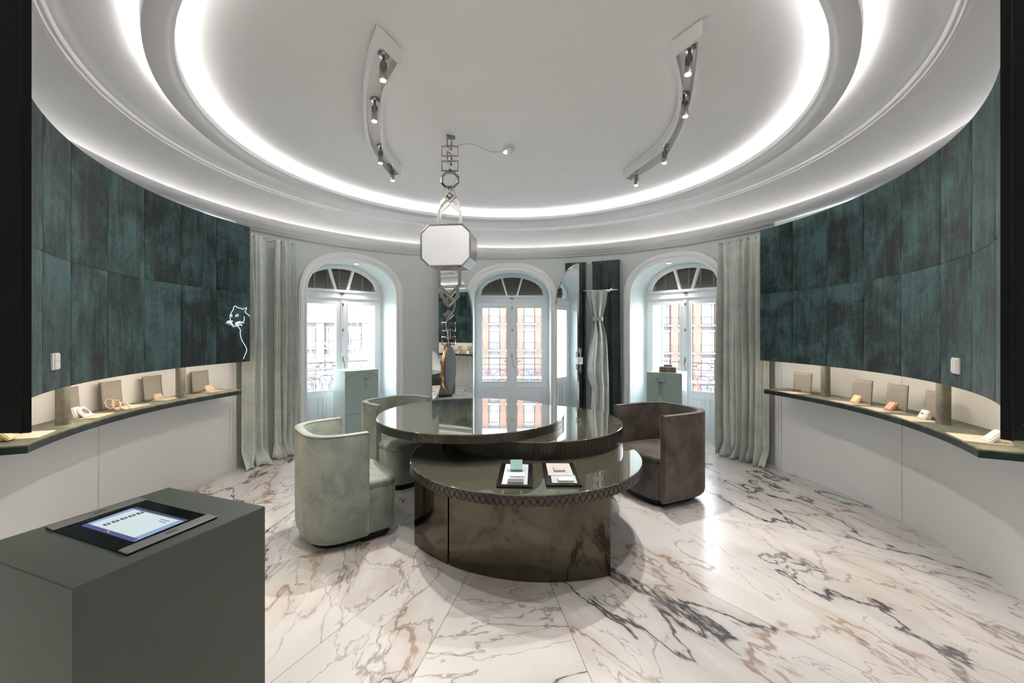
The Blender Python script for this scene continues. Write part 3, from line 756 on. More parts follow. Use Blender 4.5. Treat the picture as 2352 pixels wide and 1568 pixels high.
flat('sample_sheet', 'grey sheet under the pinkish one in the right black tray', 'card', Z8([(1370, 590), (1835, 590), (1915, 748), (1425, 738)]), zt, .003, 'grey_paper')
flat('sample_sheet', 'pinkish sheet in the upper part of the right black tray', 'card', Z8([(1282, 365), (1738, 365), (1828, 600), (1350, 595)]), zt, .006, 'pink_paper')
# teal switch plate tilted up in the tray
mw, w_, h_ = quad_frame(Z8([(612, 400), (835, 400), (835, 490), (612, 490)]), zt+.02)
t = thing('switch_sample', 'square teal switch plate propped up at the top of the left tray', 'switch sample')
t.matrix_world = mw @ Matrix.Translation((0, 0, .012)) @ Matrix.Rotation(R(38), 4, 'X')
MB().box((-.0195, 0, .006), (.038, .074, .012)).out('rocker', 'teal_box', t, bevel=.001); MB().box((.0195, 0, .006), (.038, .074, .012)).out('rocker', 'teal_box', t, bevel=.001)
MB().box((0, 0, -.003), (.078, .076, .006)).out('plate', 'teal_box', t, bevel=.001)
flat('sample_bar', 'small white bar in the middle of the left tray', 'sample', Z8([(598, 538), (878, 542), (880, 612), (598, 608)]), zt+.003, .008, 'white_card')
flat('sample_bar', 'grey bar at the front of the left tray', 'sample', Z8([(560, 660), (858, 662), (862, 740), (558, 735)]), zt+.003, .008, 'dark_card')
flat('sample_bar', 'pinkish raised bar on the pink sheet in the right tray', 'sample', Z8([(1430, 420), (1640, 420), (1665, 495), (1460, 495)]), zt+.006, .012, 'pink_paper')
flat('sample_bar', 'white bar at the front of the right tray', 'sample', Z8([(1515, 628), (1810, 625), (1835, 695), (1540, 695)]), zt+.003, .012, 'white_card')

# ------------------------------------------------------------------ tub chairs
def chair(label, mid, fdeg, W_, s, q, p, m, H=.765):
    """mid = floor point between the arm ends, fdeg = facing direction from +X, W_ half width, s straight arm, q back depth, p seat overhang"""
    t = thing('tub_chair', label, 'chair', (mid[0], mid[1], 0), R(fdeg), 'tub chairs round the table')
    def U(off, n=44):
        w2 = W_-off; L = []
        L.append((0, -w2)); L.append((-s*.5, -w2))
        for i in range(n+1):
            a = -PI/2-PI*i/n; c, sn = math.cos(a), math.sin(a)
            L.append((-s+(q-off)*math.copysign(abs(c)**(2/3.3), c), w2*math.copysign(abs(sn)**(2/3.3), sn)))
        L.append((-s*.5, w2)); L.append((0, w2)); return L
    sec = [(.0, .10), (.006, .07), (.022, .05), (.05, .05), (.055, .06), (.055, H-.012), (.05, H-.003), (.040, H), (.018, H), (.006, H-.005), (0, H-.016)]
    cache = {o: U(o) for o, _ in sec}; b = MB(); n = len(cache[0]); rows = [[Vector((cache[o][i][0], cache[o][i][1], z)) for o, z in sec] for i in range(n)]
    V = b.grid(rows, closev=True); b.b.faces.new(V[0]); b.b.faces.new(V[-1][::-1]); b.out('backrest', m, t, smooth=50)
    b = MB(); o_ = U(.003); 
    b.tube([(x, y, H-.006) for x, y in o_]+[], .004, 6)
    o2 = U(.052); b.tube([(x, y, H-.006) for x, y in o2], .004, 6)
    for L_, yy in ((U(.0), 0), (U(.055), 0)):
        for e in (0, -1):
            x, y = L_[e]; b.tube([(x+.001, y, .07), (x+.001, y, H-.006)], .0035, 6)
    b.out('piping', m, t, smooth=60)
    inner = U(.058)
    fr = []; wi_ = W_-.058 if p < .02 else W_-.03; k = 14
    x0 = .0 if p > .02 else 0
    pe = max(p, .012)
    fr = [(0, wi_ if p > .02 else W_-.058)]
    for i in range(k+1):
        u = 1-2*i/k; fr.append((pe-.0+.035*(1-u*u) - (.05*max(0, abs(u)-.8)/.2), wi_*u))
    fr.append((0, -wi_ if p > .02 else -(W_-.058)))
    loop = [(x, y) for x, y in inner[1:-1]]+fr
    cx_ = sum(x for x, y in loop)/len(loop)
    def ring(sc, z): return [Vector((cx_+(x-cx_)*sc, y*sc, z)) for x, y in loop]
    b = MB(); b.loft([ring(.97, .055), ring(1, .075), ring(1, .355), ring(.985, .363)]); b.out('seat_base', m, t, smooth=50)
    b = MB(); b.loft([ring(.975, .360), ring(1.004, .372), ring(1.006, .390), ring(.985, .406), ring(.93, .417), ring(.7, .426), ring(.35, .430)]); b.out('seat', m, t, smooth=50)
    b = MB(); b.loft([[Vector((cx_+(x-cx_)*.93-.01, y*.9, z)) for x, y in loop] for z in (0, .056)]); b.out('plinth', 'groove_dark', t)
    return t
def cx_from(A, B, **k):
    mid = ((A[0]+B[0])/2, (A[1]+B[1])/2); d = (B[0]-A[0], B[1]-A[1]); return mid, math.degrees(math.atan2(d[1], d[0]))-90, math.hypot(*d)/2
mid, fd_, hw = cx_from((-.985, 2.88), (-1.42, 3.43)); fd_ = fd_ if math.cos(R(fd_)) > 0 else fd_+180
chair('mint green velvet tub chair in front on the left, its side turned to us', (mid[0]+.02, mid[1]), fd_, .335, .04, .33, .22, 'plush_mint')
mid, fd_, hw = cx_from((-1.27, 3.95), (-.83, 4.45)); fd_ = fd_ if math.cos(R(fd_)) > 0 else fd_+180
chair('mint green velvet tub chair further back, partly hidden behind the table', mid, fd_+2, .335, .05, .36, .26, 'plush_mint')
mid, fd_, hw = cx_from((1.235, 3.42), (.965, 4.0)); fd_ = fd_ if math.cos(R(fd_)) < 0 else fd_+180
chair('brown velvet tub chair on the right of the table', mid, fd_, .325, .24, .34, .0, 'plush_brown')

# ------------------------------------------------------------------ kiosk with touch screen
K = thing('kiosk', 'dark grey-green square pedestal with a built-in touch screen in the left foreground', 'kiosk')
KZ = .95; kA, kB, kC = atz(393, 1117, KZ), atz(609, 1162, KZ), atz(166, 1353, KZ)
kx = (kB-kC); kl = kx.length; kx.normalize(); ky = Vector((-kx.y, kx.x, 0)); kw = (kA-kB).dot(ky)
km = frame_m(Vector((kC.x, kC.y, 0)), kx, ky, Vector((0, 0, 1)))
b = MB(); b.box((kl/2, kw/2, .4745), (kl, kw, .949)); b.xf(km); b.out('body', 'kiosk_paint', K, bevel=.0012)
b = MB(); b.box((kl/2, kw/2, .9495), (kl-.003, kw-.003, .001)); b.xf(km); b.out('top', 'kiosk_paint', K)
def kpoly(pts, z0, z1, m, name, par, bevel=0):
    b = MB(); P = [atz(x, y, KZ) for x, y in pts]; b.prism([(p.x, p.y) for p in P], z0, z1); return b.out(name, m, par, bevel=bevel)
Z7 = lambda pts: zc(pts, 80, 1120, 5.345)
S = thing('touch_screen', 'built-in tablet with a lit page between two metal bars on the grey pedestal', 'screen')
gl = kpoly(Z7([(1280, 140), (2240, 375), (1130, 840), (130, 500)]), KZ, KZ+.003, 'black_glass', 'glass', S)
kpoly(Z7([(1280, 140), (1370, 165), (225, 545), (130, 500)]), KZ+.003, KZ+.006, 'aluminium', 'bezel_bar', S, .001)
kpoly(Z7([(2125, 345), (2240, 375), (1130, 840), (1020, 795)]), KZ+.003, KZ+.006, 'aluminium', 'bezel_bar', S, .001)
kpoly(Z7([(870, 293), (876, 297), (728, 345), (720, 342)]), KZ+.006, KZ+.0065, 'groove_dark', 'slot', S)
kpoly(Z7([(1745, 535), (1752, 540), (1612, 596), (1602, 592)]), KZ+.006, KZ+.0065, 'groove_dark', 'slot', S)
dp = kpoly(Z7([(1190, 265), (1835, 425), (1220, 675), (570, 478)]), KZ+.003, KZ+.0036, 'screen_blue', 'display', S)
kpoly(Z7([(1245, 245), (1885, 410), (1835, 427), (1190, 267)]), KZ+.003, KZ+.0034, 'screen_dark', 'display_edge', dp)
kpoly(Z7([(1225, 283), (1765, 415), (1215, 630), (668, 468)]), KZ+.0036, KZ+.0039, 'screen', 'page', dp)
kpoly(Z7([(640, 455), (1270, 645), (1195, 678), (570, 480)]), KZ+.0036, KZ+.0040, 'screen_indigo', 'task_bar', dp)
kpoly(Z7([(890, 548), (918, 554), (912, 566), (884, 560)]), KZ+.0040, KZ+.0043, 'white_card', 'button', dp)
for x, y in ((882, 464), (988, 428), (1092, 392), (1192, 358), (1292, 325)):
    ic = kpoly(Z7([(x+20, y-18), (x+58, y-6), (x-20, y+22), (x-56, y+8)]), KZ+.0039, KZ+.0042, 'screen_dark', 'icon', dp)
    kpoly(Z7([(x+8, y-6), (x+24, y-1), (x-8, y+8), (x-22, y+3)]), KZ+.0042, KZ+.0044, 'screen', 'icon_mark', dp)

for k, (x, y, l) in enumerate(((1545, 400, 110), (1525, 420, 90))):
    kpoly(Z7([(x, y), (x+l, y+26), (x+l-8, y+32), (x-8, y+6)]), KZ+.0039, KZ+.0041, 'dark_card', 'text_line', dp)

# ------------------------------------------------------------------ window-bay pedestals
def bay_box(front_left, ux, w_, d_, H, label, arch, lock_c):
    ux = Vector((*ux, 0)).normalized(); uy = Vector((-ux.y, ux.x, 0)); t = thing('display_pedestal', label, 'pedestal')
    m = frame_m(Vector((*front_left, 0)), ux, uy, Vector((0, 0, 1))); t.matrix_world = m
    MB().box((w_/2, d_/2, H/2), (w_, d_, H)).out('body', 'mint_lacquer', t, bevel=.002)
    MB().box((w_/2, -.004, H/2), (w_-.006, .008, H-.006)).out('front_panel', 'mint_front', t)
    b = MB()
    if arch:
        b.tube([(w_/2+(w_/2-.008)*math.cos(R(a)), -.009, H-.13+.10*math.sin(R(a))) for a in range(0, 181, 6)], .002, 5)
        b.tube([(.006, -.009, .37), (w_-.006, -.009, .385)], .002, 5)
    else: b.tube([(lock_c, -.010, H-.29), (lock_c, -.010, .1)], .006, 5)
    b.out('line', 'dark_steel' if arch else 'white_card', t)
    lk = []
    def rf(cx, cz, a, c, r_): return [(cx-a, -.014, cz-c), (cx+a, -.014, cz-c), (cx+a, -.014, cz+c), (cx-a, -.014, cz+c)]
    b = MB(); z = H-.09; b.tube(rf(lock_c, z, .055, .032, .0), .0035, 4, True); b.tube(rf(lock_c, z-.075, .018, .036, 0), .0035, 4, True); b.tube([(lock_c, -.014, z-.02), (lock_c, -.02, z-.05)], .006, 6); b.tube(rf(lock_c, z-.14, .022, .036, 0), .0035, 4, True)
    b.out('handle', 'chrome', t)
    return t
p1 = (-2.14, 5.44); bay_box(p1, (.33, .34), .46, .36, .94, 'mint green pedestal with an arched front line before the left window', True, .28)
p2 = (1.70, 5.36); bay_box(p2, (.37, -.22), .42, .38, .94, 'mint green pedestal with a stack of swatches before the right window', False, .17)
c = atz(1539, 855, .9405)
t = thing('swatch_stack', 'small stack of red and green swatches on the right window pedestal', 'swatches', (c.x, c.y+.06, .9402), R(-30))
for k, mm in enumerate(('dark_card', 'stack_red', 'stack_green', 'grey_suede', 'stack_red', 'dark_card')):
    MB().box((-.085+.034*k, 0, .03), (.030, .10, .06)).out('swatch', mm, t)
MB().box((0, 0, .066), (.19, .11, .01)).out('lid', 'white_card', t); MB().box((0, 0, .082), (.10, .06, .02)).out('top_block', 'dark_card', t, bevel=.002)

# ------------------------------------------------------------------ mirror leaves beside the centre window
def mirror_leaf(hinge, edge, label, tall, ztop=2.40):
    """tall = the free edge is the high one; the outline is half an arch"""
    h = Vector((*hinge, 0)); e = Vector((*edge, 0)); W_ = (e-h).length; ux = (e-h).normalized()
    t = thing('arched_mirror', label, 'mirror')
    pts = [(0, .02), (W_, .02), (W_, ztop)]
    for k in range(1, 25):
        a = R(90*k/24); pts.append((W_*(1-math.sin(a)**(2/2.2)), SPR-.35+(ztop-SPR+.35)*max(0, math.cos(a))**(2/2.2)))
    uz = ux.cross(Vector((0, 0, 1))); m = frame_m(h, ux, Vector((0, 0, 1)), uz)
    inn = [(x*(1-.03)+.010 if True else x, .035+(z-.02)*(1-.012)) for x, z in pts]
    plate('frame', 'chrome', [pts, inn], .03, t, m)
    plate('glass', 'mirror', [inn], .010, t, m)
    return t, m
mirror_leaf((.655, 6.48), (.925, 5.93), 'arched mirror leaf right of the centre window', True)
mirror_leaf((-.60, 6.48), (-1.08, 6.233), 'arched mirror leaf left of the centre window, behind the pendant', True, 2.42)
# square link handle by the right mirror
t = thing('link_handle', 'silver handle of square links on the edge of the right mirror leaf', 'handle', aty(1332, 828, 5.90))
for k, (x, z, a, c_) in enumerate(((-.02, .085, .030, .035), (.006, .145, .012, .03), (-.02, -.085, .030, .035), (.006, -.145, .012, .03), (0, 0, .04, .05))):
    b = MB()
    if k == 4: b.box((x, 0, z), (a*2, .012, c_*2))
    else: b.tube([(x-a, 0, z-c_), (x+a, 0, z-c_), (x+a, 0, z+c_), (x-a, 0, z+c_)], .008, 4, True)
    b.out('link' if k < 4 else 'plate', 'chrome', t)

# ------------------------------------------------------------------ curtains
def curtain(name, label, m, d0, d1, r, z1, folds, amp, flare=1.0, seedv=1, z0=0.004, puddle=.06, group=None, gather=0, nu=220, nv=46, lean=0):
    rnd = random.Random(seedv); ph = [rnd.uniform(0, 6.28) for _ in range(6)]; t = thing(name, label, 'curtain', group=group); b = MB(); rows = []
    for i in range(nu+1):
        u = i/nu; row = []
        for j in range(nv+1):
            v = j/nv; z = z1+(z0-z1)*v
            uu = u+ .018*math.sin(3.1*v*2+ph[0]+u*7)*v
            am = amp*(.35+.65*min(1, v*3))*(1+.5*math.sin(u*9+ph[1]))
            f = math.sin(2*PI*folds*uu+ph[2])+.45*math.sin(2*PI*folds*1.73*uu+ph[3]+v*1.2)+.22*math.sin(2*PI*folds*3.1*uu+ph[4])*(1-v*.6)
            d = d0+(d1-d0)*(.5+(u-.5)*(1+(flare-1)*v)) + lean*v
            rr = r-am*f*.6
            low = max(0, (v-.93)/.07)
            rr -= puddle*low*(.5+.5*math.sin(u*folds*4+ph[5]))
            if low: z += (1-low)*0+.02*low*abs(math.sin(u*folds*11+ph[0]))
            if v < .03: z += .006*math.sin(u*folds*40)
            row.append(pol(rr, d+ .8*low*math.sin(u*23+ph[1]), z))
        rows.append(row)
    b.grid(rows); b.out('cloth', m, t, smooth=60, solid=.003)
    b = MB(); b.tube([pol(r+.012, d0+(d1-d0)*k/12, z1-.02) for k in (-.3, 2, 4, 6, 8, 10, 12.3)], .007, 8); b.out('rod', 'steel', t, smooth=60)
    for k in (0, 12):
        b = MB(); p = pol(r+.012, d0+(d1-d0)*k/12, z1-.02); b.tube([p, pol(RW-.002, d0+(d1-d0)*k/12, z1-.02)], .006, 6); b.out('bracket', 'steel', t)
    return t
curtain('curtain', 'pale mint curtain at the far end of the left velvet wall', 'satin_mint', -70.3, -64.7, 2.96, 2.50, 2.6, .075, 1.0, 3, puddle=.12)
curtain('curtain', 'pale mint curtain beside the left window, second from the velvet wall', 'satin_mint', -62.4, -57.8, 2.98, 2.50, 3.4, .062, 1.05, 5, puddle=.08)
curtain('curtain', 'full pale mint curtain hanging over the right window edge', 'satin_mint', 57.6, 69.2, 2.96, 2.50, 7.5, .062, 1.0, 9, puddle=.08)
dB = [bearing(x, 3.04) for x in (1298, 1346, 1360, 1424)]
curtain('curtain', 'narrow dark grey curtain partly hidden behind the right mirror leaf', 'satin_dark', dB[0], dB[1], 3.04, 2.475, 2.6, .026, 1.0, 12, puddle=.02)
curtain('curtain', 'dark grey curtain behind the hanging mint robe', 'satin_dark', dB[2], dB[3], 3.04, 2.475, 3.6, .026, 1.0, 14, puddle=.02, lean=.6)
# robe on a rail
t = thing('hanging_robe', 'pale mint satin cloth tied with a band, hanging in front of the dark curtain', 'robe')
RY = 5.80
b = MB(); rows = []
prof_ = [(667, 1350, 1395), (680, 1350, 1394), (700, 1355, 1391), (715, 1359, 1387), (730, 1363, 1384), (742, 1362, 1385), (752, 1361, 1388), (775, 1359, 1393), (800, 1354, 1395), (825, 1350, 1396), (850, 1349, 1397), (870, 1351, 1398), (880, 1355, 1398), (890, 1360, 1398), (900, 1359, 1398), (950, 1357, 1399), (1010, 1356, 1401), (1046, 1355, 1402)]
for j, (y, xa, xb) in enumerate(prof_):
    row = []
    for i in range(61):
        u = i/60; x = xa+(xb-xa)*u; tight = 1-min(1, abs(y-736)/50.0)
        dep = .05*math.sin(u*PI)+(.028+.01*tight)*math.sin(u*17+y*.004)+.010*math.sin(u*31+y*.02)
        if 750 < y < 885 and u < .55: dep += .07*math.sin((y-750)/135*PI)*math.sin(u/.55*PI)
        row.append(aty(x, y, RY-dep))
    rows.append(row)
b.grid(rows); b.out('cloth', 'satin_mint', t, smooth=60, solid=.004)
b = MB(); cc = aty(1373.5, 732, RY-.03); b.lathe([(.058, -.028), (.068, -.028), (.070, 0), (.068, .028), (.058, .028)], 24, cc); b.out('band', 'mint_front', t, smooth=40)
t2 = thing('garment_rail', 'slim silver rail holding the tied mint cloth', 'rail')
b = MB(); b.tube([aty(1339, 668, RY), aty(1419, 665, RY)], .007, 8); b.out('bar', 'chrome', t2)
b = MB(); b.tube([aty(1402, 666, RY), aty(1404, 662, RY), pol(RW-.003, bearing(1404, RW), 2.04)], .007, 8); b.tube([aty(1395, 670, RY), aty(1402, 668, RY)], .010, 8); b.out('bracket', 'chrome', t2)

# ------------------------------------------------------------------ pendant lamp
PY = 3.39
L = thing('pendant_lamp', 'polished steel pendant with faceted box hung on geometric links above the table', 'lamp', (-.49, PY, 0))
LO = Vector((-.49, PY, 0))
def pp(x, y, dy=0): v = aty(x, y, PY)-LO; v.y += dy; return v
def link(name, pts, wd=.0105, dp=.013, m='dark_steel', dy=0, par=L, twist=None):
    b = MB(); P = [pp(x, y, dy) for x, y in pts]
    if twist is not None:
        c = sum(P, Vector())/len(P); P = [c+Matrix.Rotation(R(twist), 3, 'Z') @ (p-c) for p in P]
    b.tube(P, wd/1.4, 4, True); return b.out(name, m, par)
for (x0_, y0_, x1_, y1_) in ((1015, 336, 1052, 358), (1015, 370, 1052, 392)):
    link('link', [(x0_, y0_), (x1_, y0_), (x1_, y1_), (x0_, y1_)])
for (xc, y0_, y1_) in ((1032, 313, 341), (1032, 351, 377)):
    link('link', [(xc-9, y0_), (xc+9, y0_), (xc+9, y1_), (xc-9, y1_)], twist=68)
link('link', [(1032, 389), (1036, 389), (1036, 398), (1032, 398)])
oc = [(1024, 397), (1043, 397), (1052, 406), (1052, 420), (1043, 429), (1024, 429), (1015, 420), (1015, 406)]
link('octagon_link', oc, .015)
def diamond(cx, cy, r_, dy=0):
    b = MB(); P = [pp(cx, cy-r_, dy), pp(cx+r_, cy, dy), pp(cx, cy+r_, dy), pp(cx-r_, cy, dy)]
    c = sum(P, Vector())/4; f = [p+Vector((0, -.02, 0)) for p in P]; g = [p+Vector((0, .02, 0)) for p in P]
    b.loft([g, f, [c+(p-c)*.62+Vector((0, -.02, 0)) for p in f] if False else [c+Vector((0, -.02, 0))+(p-c-Vector((0, -.02, 0)))*.62 for p in f], [c+Vector((0, -.035, 0))+(p-c-Vector((0, -.02, 0)))*.3 for p in f]]); b.out('diamond_link', 'dark_steel', L)
link('link', [(1031, 429), (1037, 429), (1037, 441), (1031, 441)])
diamond(1034, 452, 15)
# lyre brackets above and below the box
def bar(pts, name='bracket', wd=.026):
    b = MB()
    for i in range(len(pts)-1):
        p, q = pp(*pts[i]), pp(*pts[i+1]); d = (q-p).normalized(); n = Vector((-d.z, 0, d.x))*wd/2; e = d*wd*.25
        f = [p+n-e, q+n+e, q-n+e, p-n-e]; th_ = .008+.0009*(i % 3)+(.0004 if pts[0][0] > 1030 else 0)+(.003 if len(pts) == 2 else 0); b.loft([[v+Vector((0, -th_, 0)) for v in f], [v+Vector((0, th_, 0)) for v in f]])
    b.out(name, 'steel', L)
bar([(1009, 518), (1009, 487), (1014, 482), (1014, 465), (1026, 453)]); bar([(1058, 518), (1058, 487), (1053, 482), (1053, 465), (1041, 453)])
bar([(1014, 483), (1036, 462)]); bar([(1053, 483), (1031, 462)])
bar([(1008, 611), (1008, 655), (1014, 662), (1014, 680), (1026, 692)]); bar([(1056, 611), (1056, 655), (1051, 662), (1051, 680), (1038, 692)])
bar([(1010, 656), (1034, 682)]); bar([(1054, 656), (1030, 682)])
diamond(1029, 693, 13); diamond(1030, 723, 12)
link('link', [(1028, 705), (1033, 705), (1033, 712), (1028, 712)]); link('link', [(1028, 734), (1033, 734), (1033, 742), (1028, 742)])
link('link', [(1015, 741), (1046, 741), (1046, 760), (1015, 760)]); link('link', [(1015, 774), (1046, 774), (1046, 790), (1015, 790)])
link('link', [(1027, 756), (1036, 756), (1036, 778), (1027, 778)], .016, m='chrome')
link('link', [(1028, 788), (1033, 788), (1033, 799), (1028, 799)])
# faceted box
yaw = Matrix.Rotation(R(-7), 3, 'Z'); fc = pp(1024, 564.5, -.02)
hw_, hh_, ch = .200, .162, .062
octo = [(-hw_+ch, hh_), (hw_-ch, hh_), (hw_, hh_-ch), (hw_, -hh_+ch), (hw_-ch, -hh_), (-hw_+ch, -hh_), (-hw_, -hh_+ch), (-hw_, hh_-ch)]
def bx(s_, dy): return [fc+yaw @ Vector((x*s_, dy, z*s_)) for x, z in octo]
MB().loft([bx(1, 0), bx(1, .27)]).out('box', 'steel', L, bevel=.002)
MB().loft([bx(.955, -.004), bx(.955, .01)]).out('diffuser', 'lamp_glow', L)
b = MB(); rr = bx(1, -.003); b.tube([p for p in rr], .006, 4, True); b.out('box_rim', 'dark_steel', L)
# round double disc at the lower end
dcx = aty(1032, 846.5, PY)-LO
dm = Matrix.Translation(dcx) @ Matrix.Rotation(R(84), 4, 'Z') @ Matrix.Rotation(R(90), 4, 'X')
b = MB(); b.lathe([(0, .02), (.155, .02), (.172, .012), (.176, .006), (0, .006)], 48); b.xf(dm); b.out('disc_face', 'felt_grey', L, smooth=30)
b = MB(); b.lathe([(.150, .006), (.178, .004), (.180, -.012), (.168, -.022), (.12, -.024), (0, -.024)], 48); b.xf(dm); b.out('disc_rim', 'gold', L, smooth=30)
# cable and ceiling rose
b = MB(); zz_ = 3.005
cp = [atz(x, y, 2.985) for x, y in ((1038, 324), (1044, 336), (1070, 330), (1094, 333.6), (1116, 344), (1136, 349), (1156, 346))]
def spl(P, n=6):
    o = []
    for i in range(len(P)-1):
        a, b_, c, d = P[max(0, i-1)], P[i], P[i+1], P[min(len(P)-1, i+2)]
        for k in range(n):
            t = k/n; o.append(.5*((2*b_)+(c-a)*t+(2*a-5*b_+4*c-d)*t*t+(3*b_-a-3*c+d)*t**3))
    return o+[P[-1]]
b.tube([p-LO for p in spl(cp)], .003, 6); b.out('cord', 'cable', L, smooth=60); b = MB()
dn = [(1040, 320), (1032, 345), (1041, 365), (1033, 385), (1049, 405), (1040, 430), (1045, 450), (1018, 470), (1007, 492), (1008, 518)]
b.tube(spl([pp(x, y, -.02) for x, y in dn]), .003, 6); b.out('cord', 'cable', L, smooth=60); b = MB()
dn = [(1008, 640), (1008, 660), (1022, 672), (1044, 690), (1044, 710), (1026, 740), (1030, 770), (1032, 797)]
b.tube(spl([pp(x, y, -.03) for x, y in dn]), .003, 6)
b.out('cord', 'cable', L, smooth=60)
cr_ = atz(1169, 342, 3.005)-LO
MB().lathe([(0, -.028), (.050, -.028), (.052, -.024), (.052, .006), (0, .006)], 32, cr_).out('ceiling_rose', 'chrome', L, smooth=30)
MB().lathe([(0, 3.0), (.03, 3.0), (.03, 3.012), (0, 3.012)], 20, atz(1037, 316, 3.005).xy.to_3d()-LO).out('hook_plate', 'dark_steel', L)
# half-round mirror disc beside the mirror leaf
t = thing('round_mirror', 'slim half round silver mirror panel left of the mirror leaf', 'mirror')
P0 = aty(992.5, 806, 5.6); P1 = aty(992.5, 917, 5.6); hh = (P0.z-P1.z)/2; mid_ = (P0+P1)/2
pts = [(.125*math.cos(R(a))*1.0, hh*math.sin(R(a))) for a in range(-90, 91, 5)]
ux_ = Vector((.90, .42, 0)).normalized(); m_ = frame_m(mid_, ux_, Vector((0, 0, 1)), ux_.cross(Vector((0, 0, 1))))
plate('panel', 'mirror', [pts], .008, t, m_); plate('backing', 'dark_steel', [[(x*1.01-.002, z*1.004) for x, z in pts]], .006, t, m_ @ Matrix.Translation((0, 0, -.008)))
b = MB(); q0 = mid_; b.tube([m_ @ Vector((.02, 0, -.005)), pol(RW-.003, math.degrees(math.atan2(mid_.x-.15-CX, mid_.y+1-CY)), mid_.z)], .008, 8); b.out('wall_arm', 'steel', t)

# ------------------------------------------------------------------ ceiling troughs with spots
def trough(outer, inner, label, spots, slab_lbl):
    """outer / inner: photo points of the lower edges, 2.925 m up"""
    t = thing('light_trough', label, 'light trough'); zb = 2.925; zt_ = 3.008
    O = [atz(x, y, zb) for x, y in outer]; I = [atz(x, y, zb) for x, y in inner]; n = 8
    O = spl(O, n); I = spl(I, n); th = .022
    rows_ = []
    for o, i in zip(O, I):
        d = (i-o).normalized(); up = Vector((0, 0, zt_-zb)); dp = Vector((0, 0, zt_-zb-.012))
        rows_.append([o, o+up, i+up, i, i-d*th, i-d*th+dp, o+d*th+dp, o+d*th])
    b = MB(); V = b.grid(rows_, closev=True); b.b.faces.new(V[0]); b.b.faces.new(V[-1][::-1]); b.out('housing', 'moulding_paint', t, smooth=25)
    for e in (0, -1):
        b = MB(); o, i = O[e], I[e]; d = (i-o).normalized(); k = (O[1]-O[0]).normalized() if e == 0 else (O[-2]-O[-1]).normalized()
        wv_ = (i-o).normalized()*.002; b.prism([(o-k*.004-wv_).to_2d(), (i-k*.004+wv_).to_2d(), (i+k*.02+wv_).to_2d(), (o+k*.02-wv_).to_2d()], zb-.0015, zt_); b.out('end_cap', 'moulding_paint', t)
    for (mx, my, bx_, by_, tgt) in spots:
        p = atz(mx, my, 2.985); 
        s = thing('track_spotlight', tgt[1], 'spotlight', p, group=slab_lbl)
        Ln = .135; by = aty(bx_, by_, p.y)
        q = Vector((0, 0, -.035)); tip = Vector((by.x-p.x, 0, by.z-p.z)); dr = tip.normalized() if tip.length > .05 else Vector((0, 0, -1))
        L2 = min(.20, max(.14, tip.length))
        MB().lathe([(0, .01), (.030, .01), (.032, .0), (.026, -.008), (.012, -.010), (0, -.010)], 20).out('mount', 'steel', s, smooth=30)
        b = MB(); b.tube([(0, 0, -.008), (0, 0, -.045)], .009, 10); b.out('stem', 'dark_steel', s, smooth=60)
        b = MB(); b.tube([dr*.04, dr*.048, dr*(L2-.004), dr*L2], [.016, .020, .020, .019], 20); b.out('barrel', 'dark_steel', s, smooth=50)
        b = MB(); b.tube([dr*(L2-.001), dr*(L2+.003)], .016, 16); b.out('lens', 'lens', s)
        lamp('track_spot', 'SPOT', p+dr*(L2+.012), SPOT_W*(tgt[2] if len(tgt) > 2 else 1), (1, .94, .86), spot_size=R(78), spot_blend=.55, shadow_soft_size=.018, target=tgt[0])
lo = [(865, 93), (842, 160), (833.6, 234), (842.5, 323), (870, 375), (897, 407.6)]; li = [(922, 146), (897, 190), (882, 234), (880.8, 323), (897, 368), (921.6, 401)]
trough(lo, li, 'curved white ceiling trough with four spotlights, left of the pendant',
    [(881, 127, 880, 178, ((-2.7, 2.6, .5), 'nearest spotlight in the left trough', 1.4)), (861, 230, 860, 276, ((-1.2, 2.2, 0), 'second nearest spotlight in the left trough')),
     (874, 336, 874, 372, ((-.6, 3.3, 0), 'third spotlight from the front in the left trough')), (898, 380, 902, 413, ((-.35, 2.3, 0), 'farthest spotlight in the left trough', 3.2))], 'spotlights in the left ceiling trough')
ro = [(1613, 81), (1606, 160), (1593, 234), (1562, 310), (1520, 372), (1449, 416.5)]; ri = [(1543, 129.5), (1556, 185), (1558.6, 234), (1545, 297), (1505, 353), (1432, 410)]
trough(ro, ri, 'curved white ceiling trough with four spotlights, right of the pendant',
    [(1584, 112, 1580, 170, ((2.7, 2.4, .5), 'nearest spotlight in the right trough', 1.4)), (1571, 218, 1574, 266, ((.9, 2.0, 0), 'second nearest spotlight in the right trough')),
     (1528, 336, 1526, 370, ((.8, 3.4, 0), 'third spotlight from the front in the right trough')), (1464, 392, 1462, 415, ((.55, 2.3, 0), 'farthest spotlight in the right trough', 3.2))], 'spotlights in the right ceiling trough')

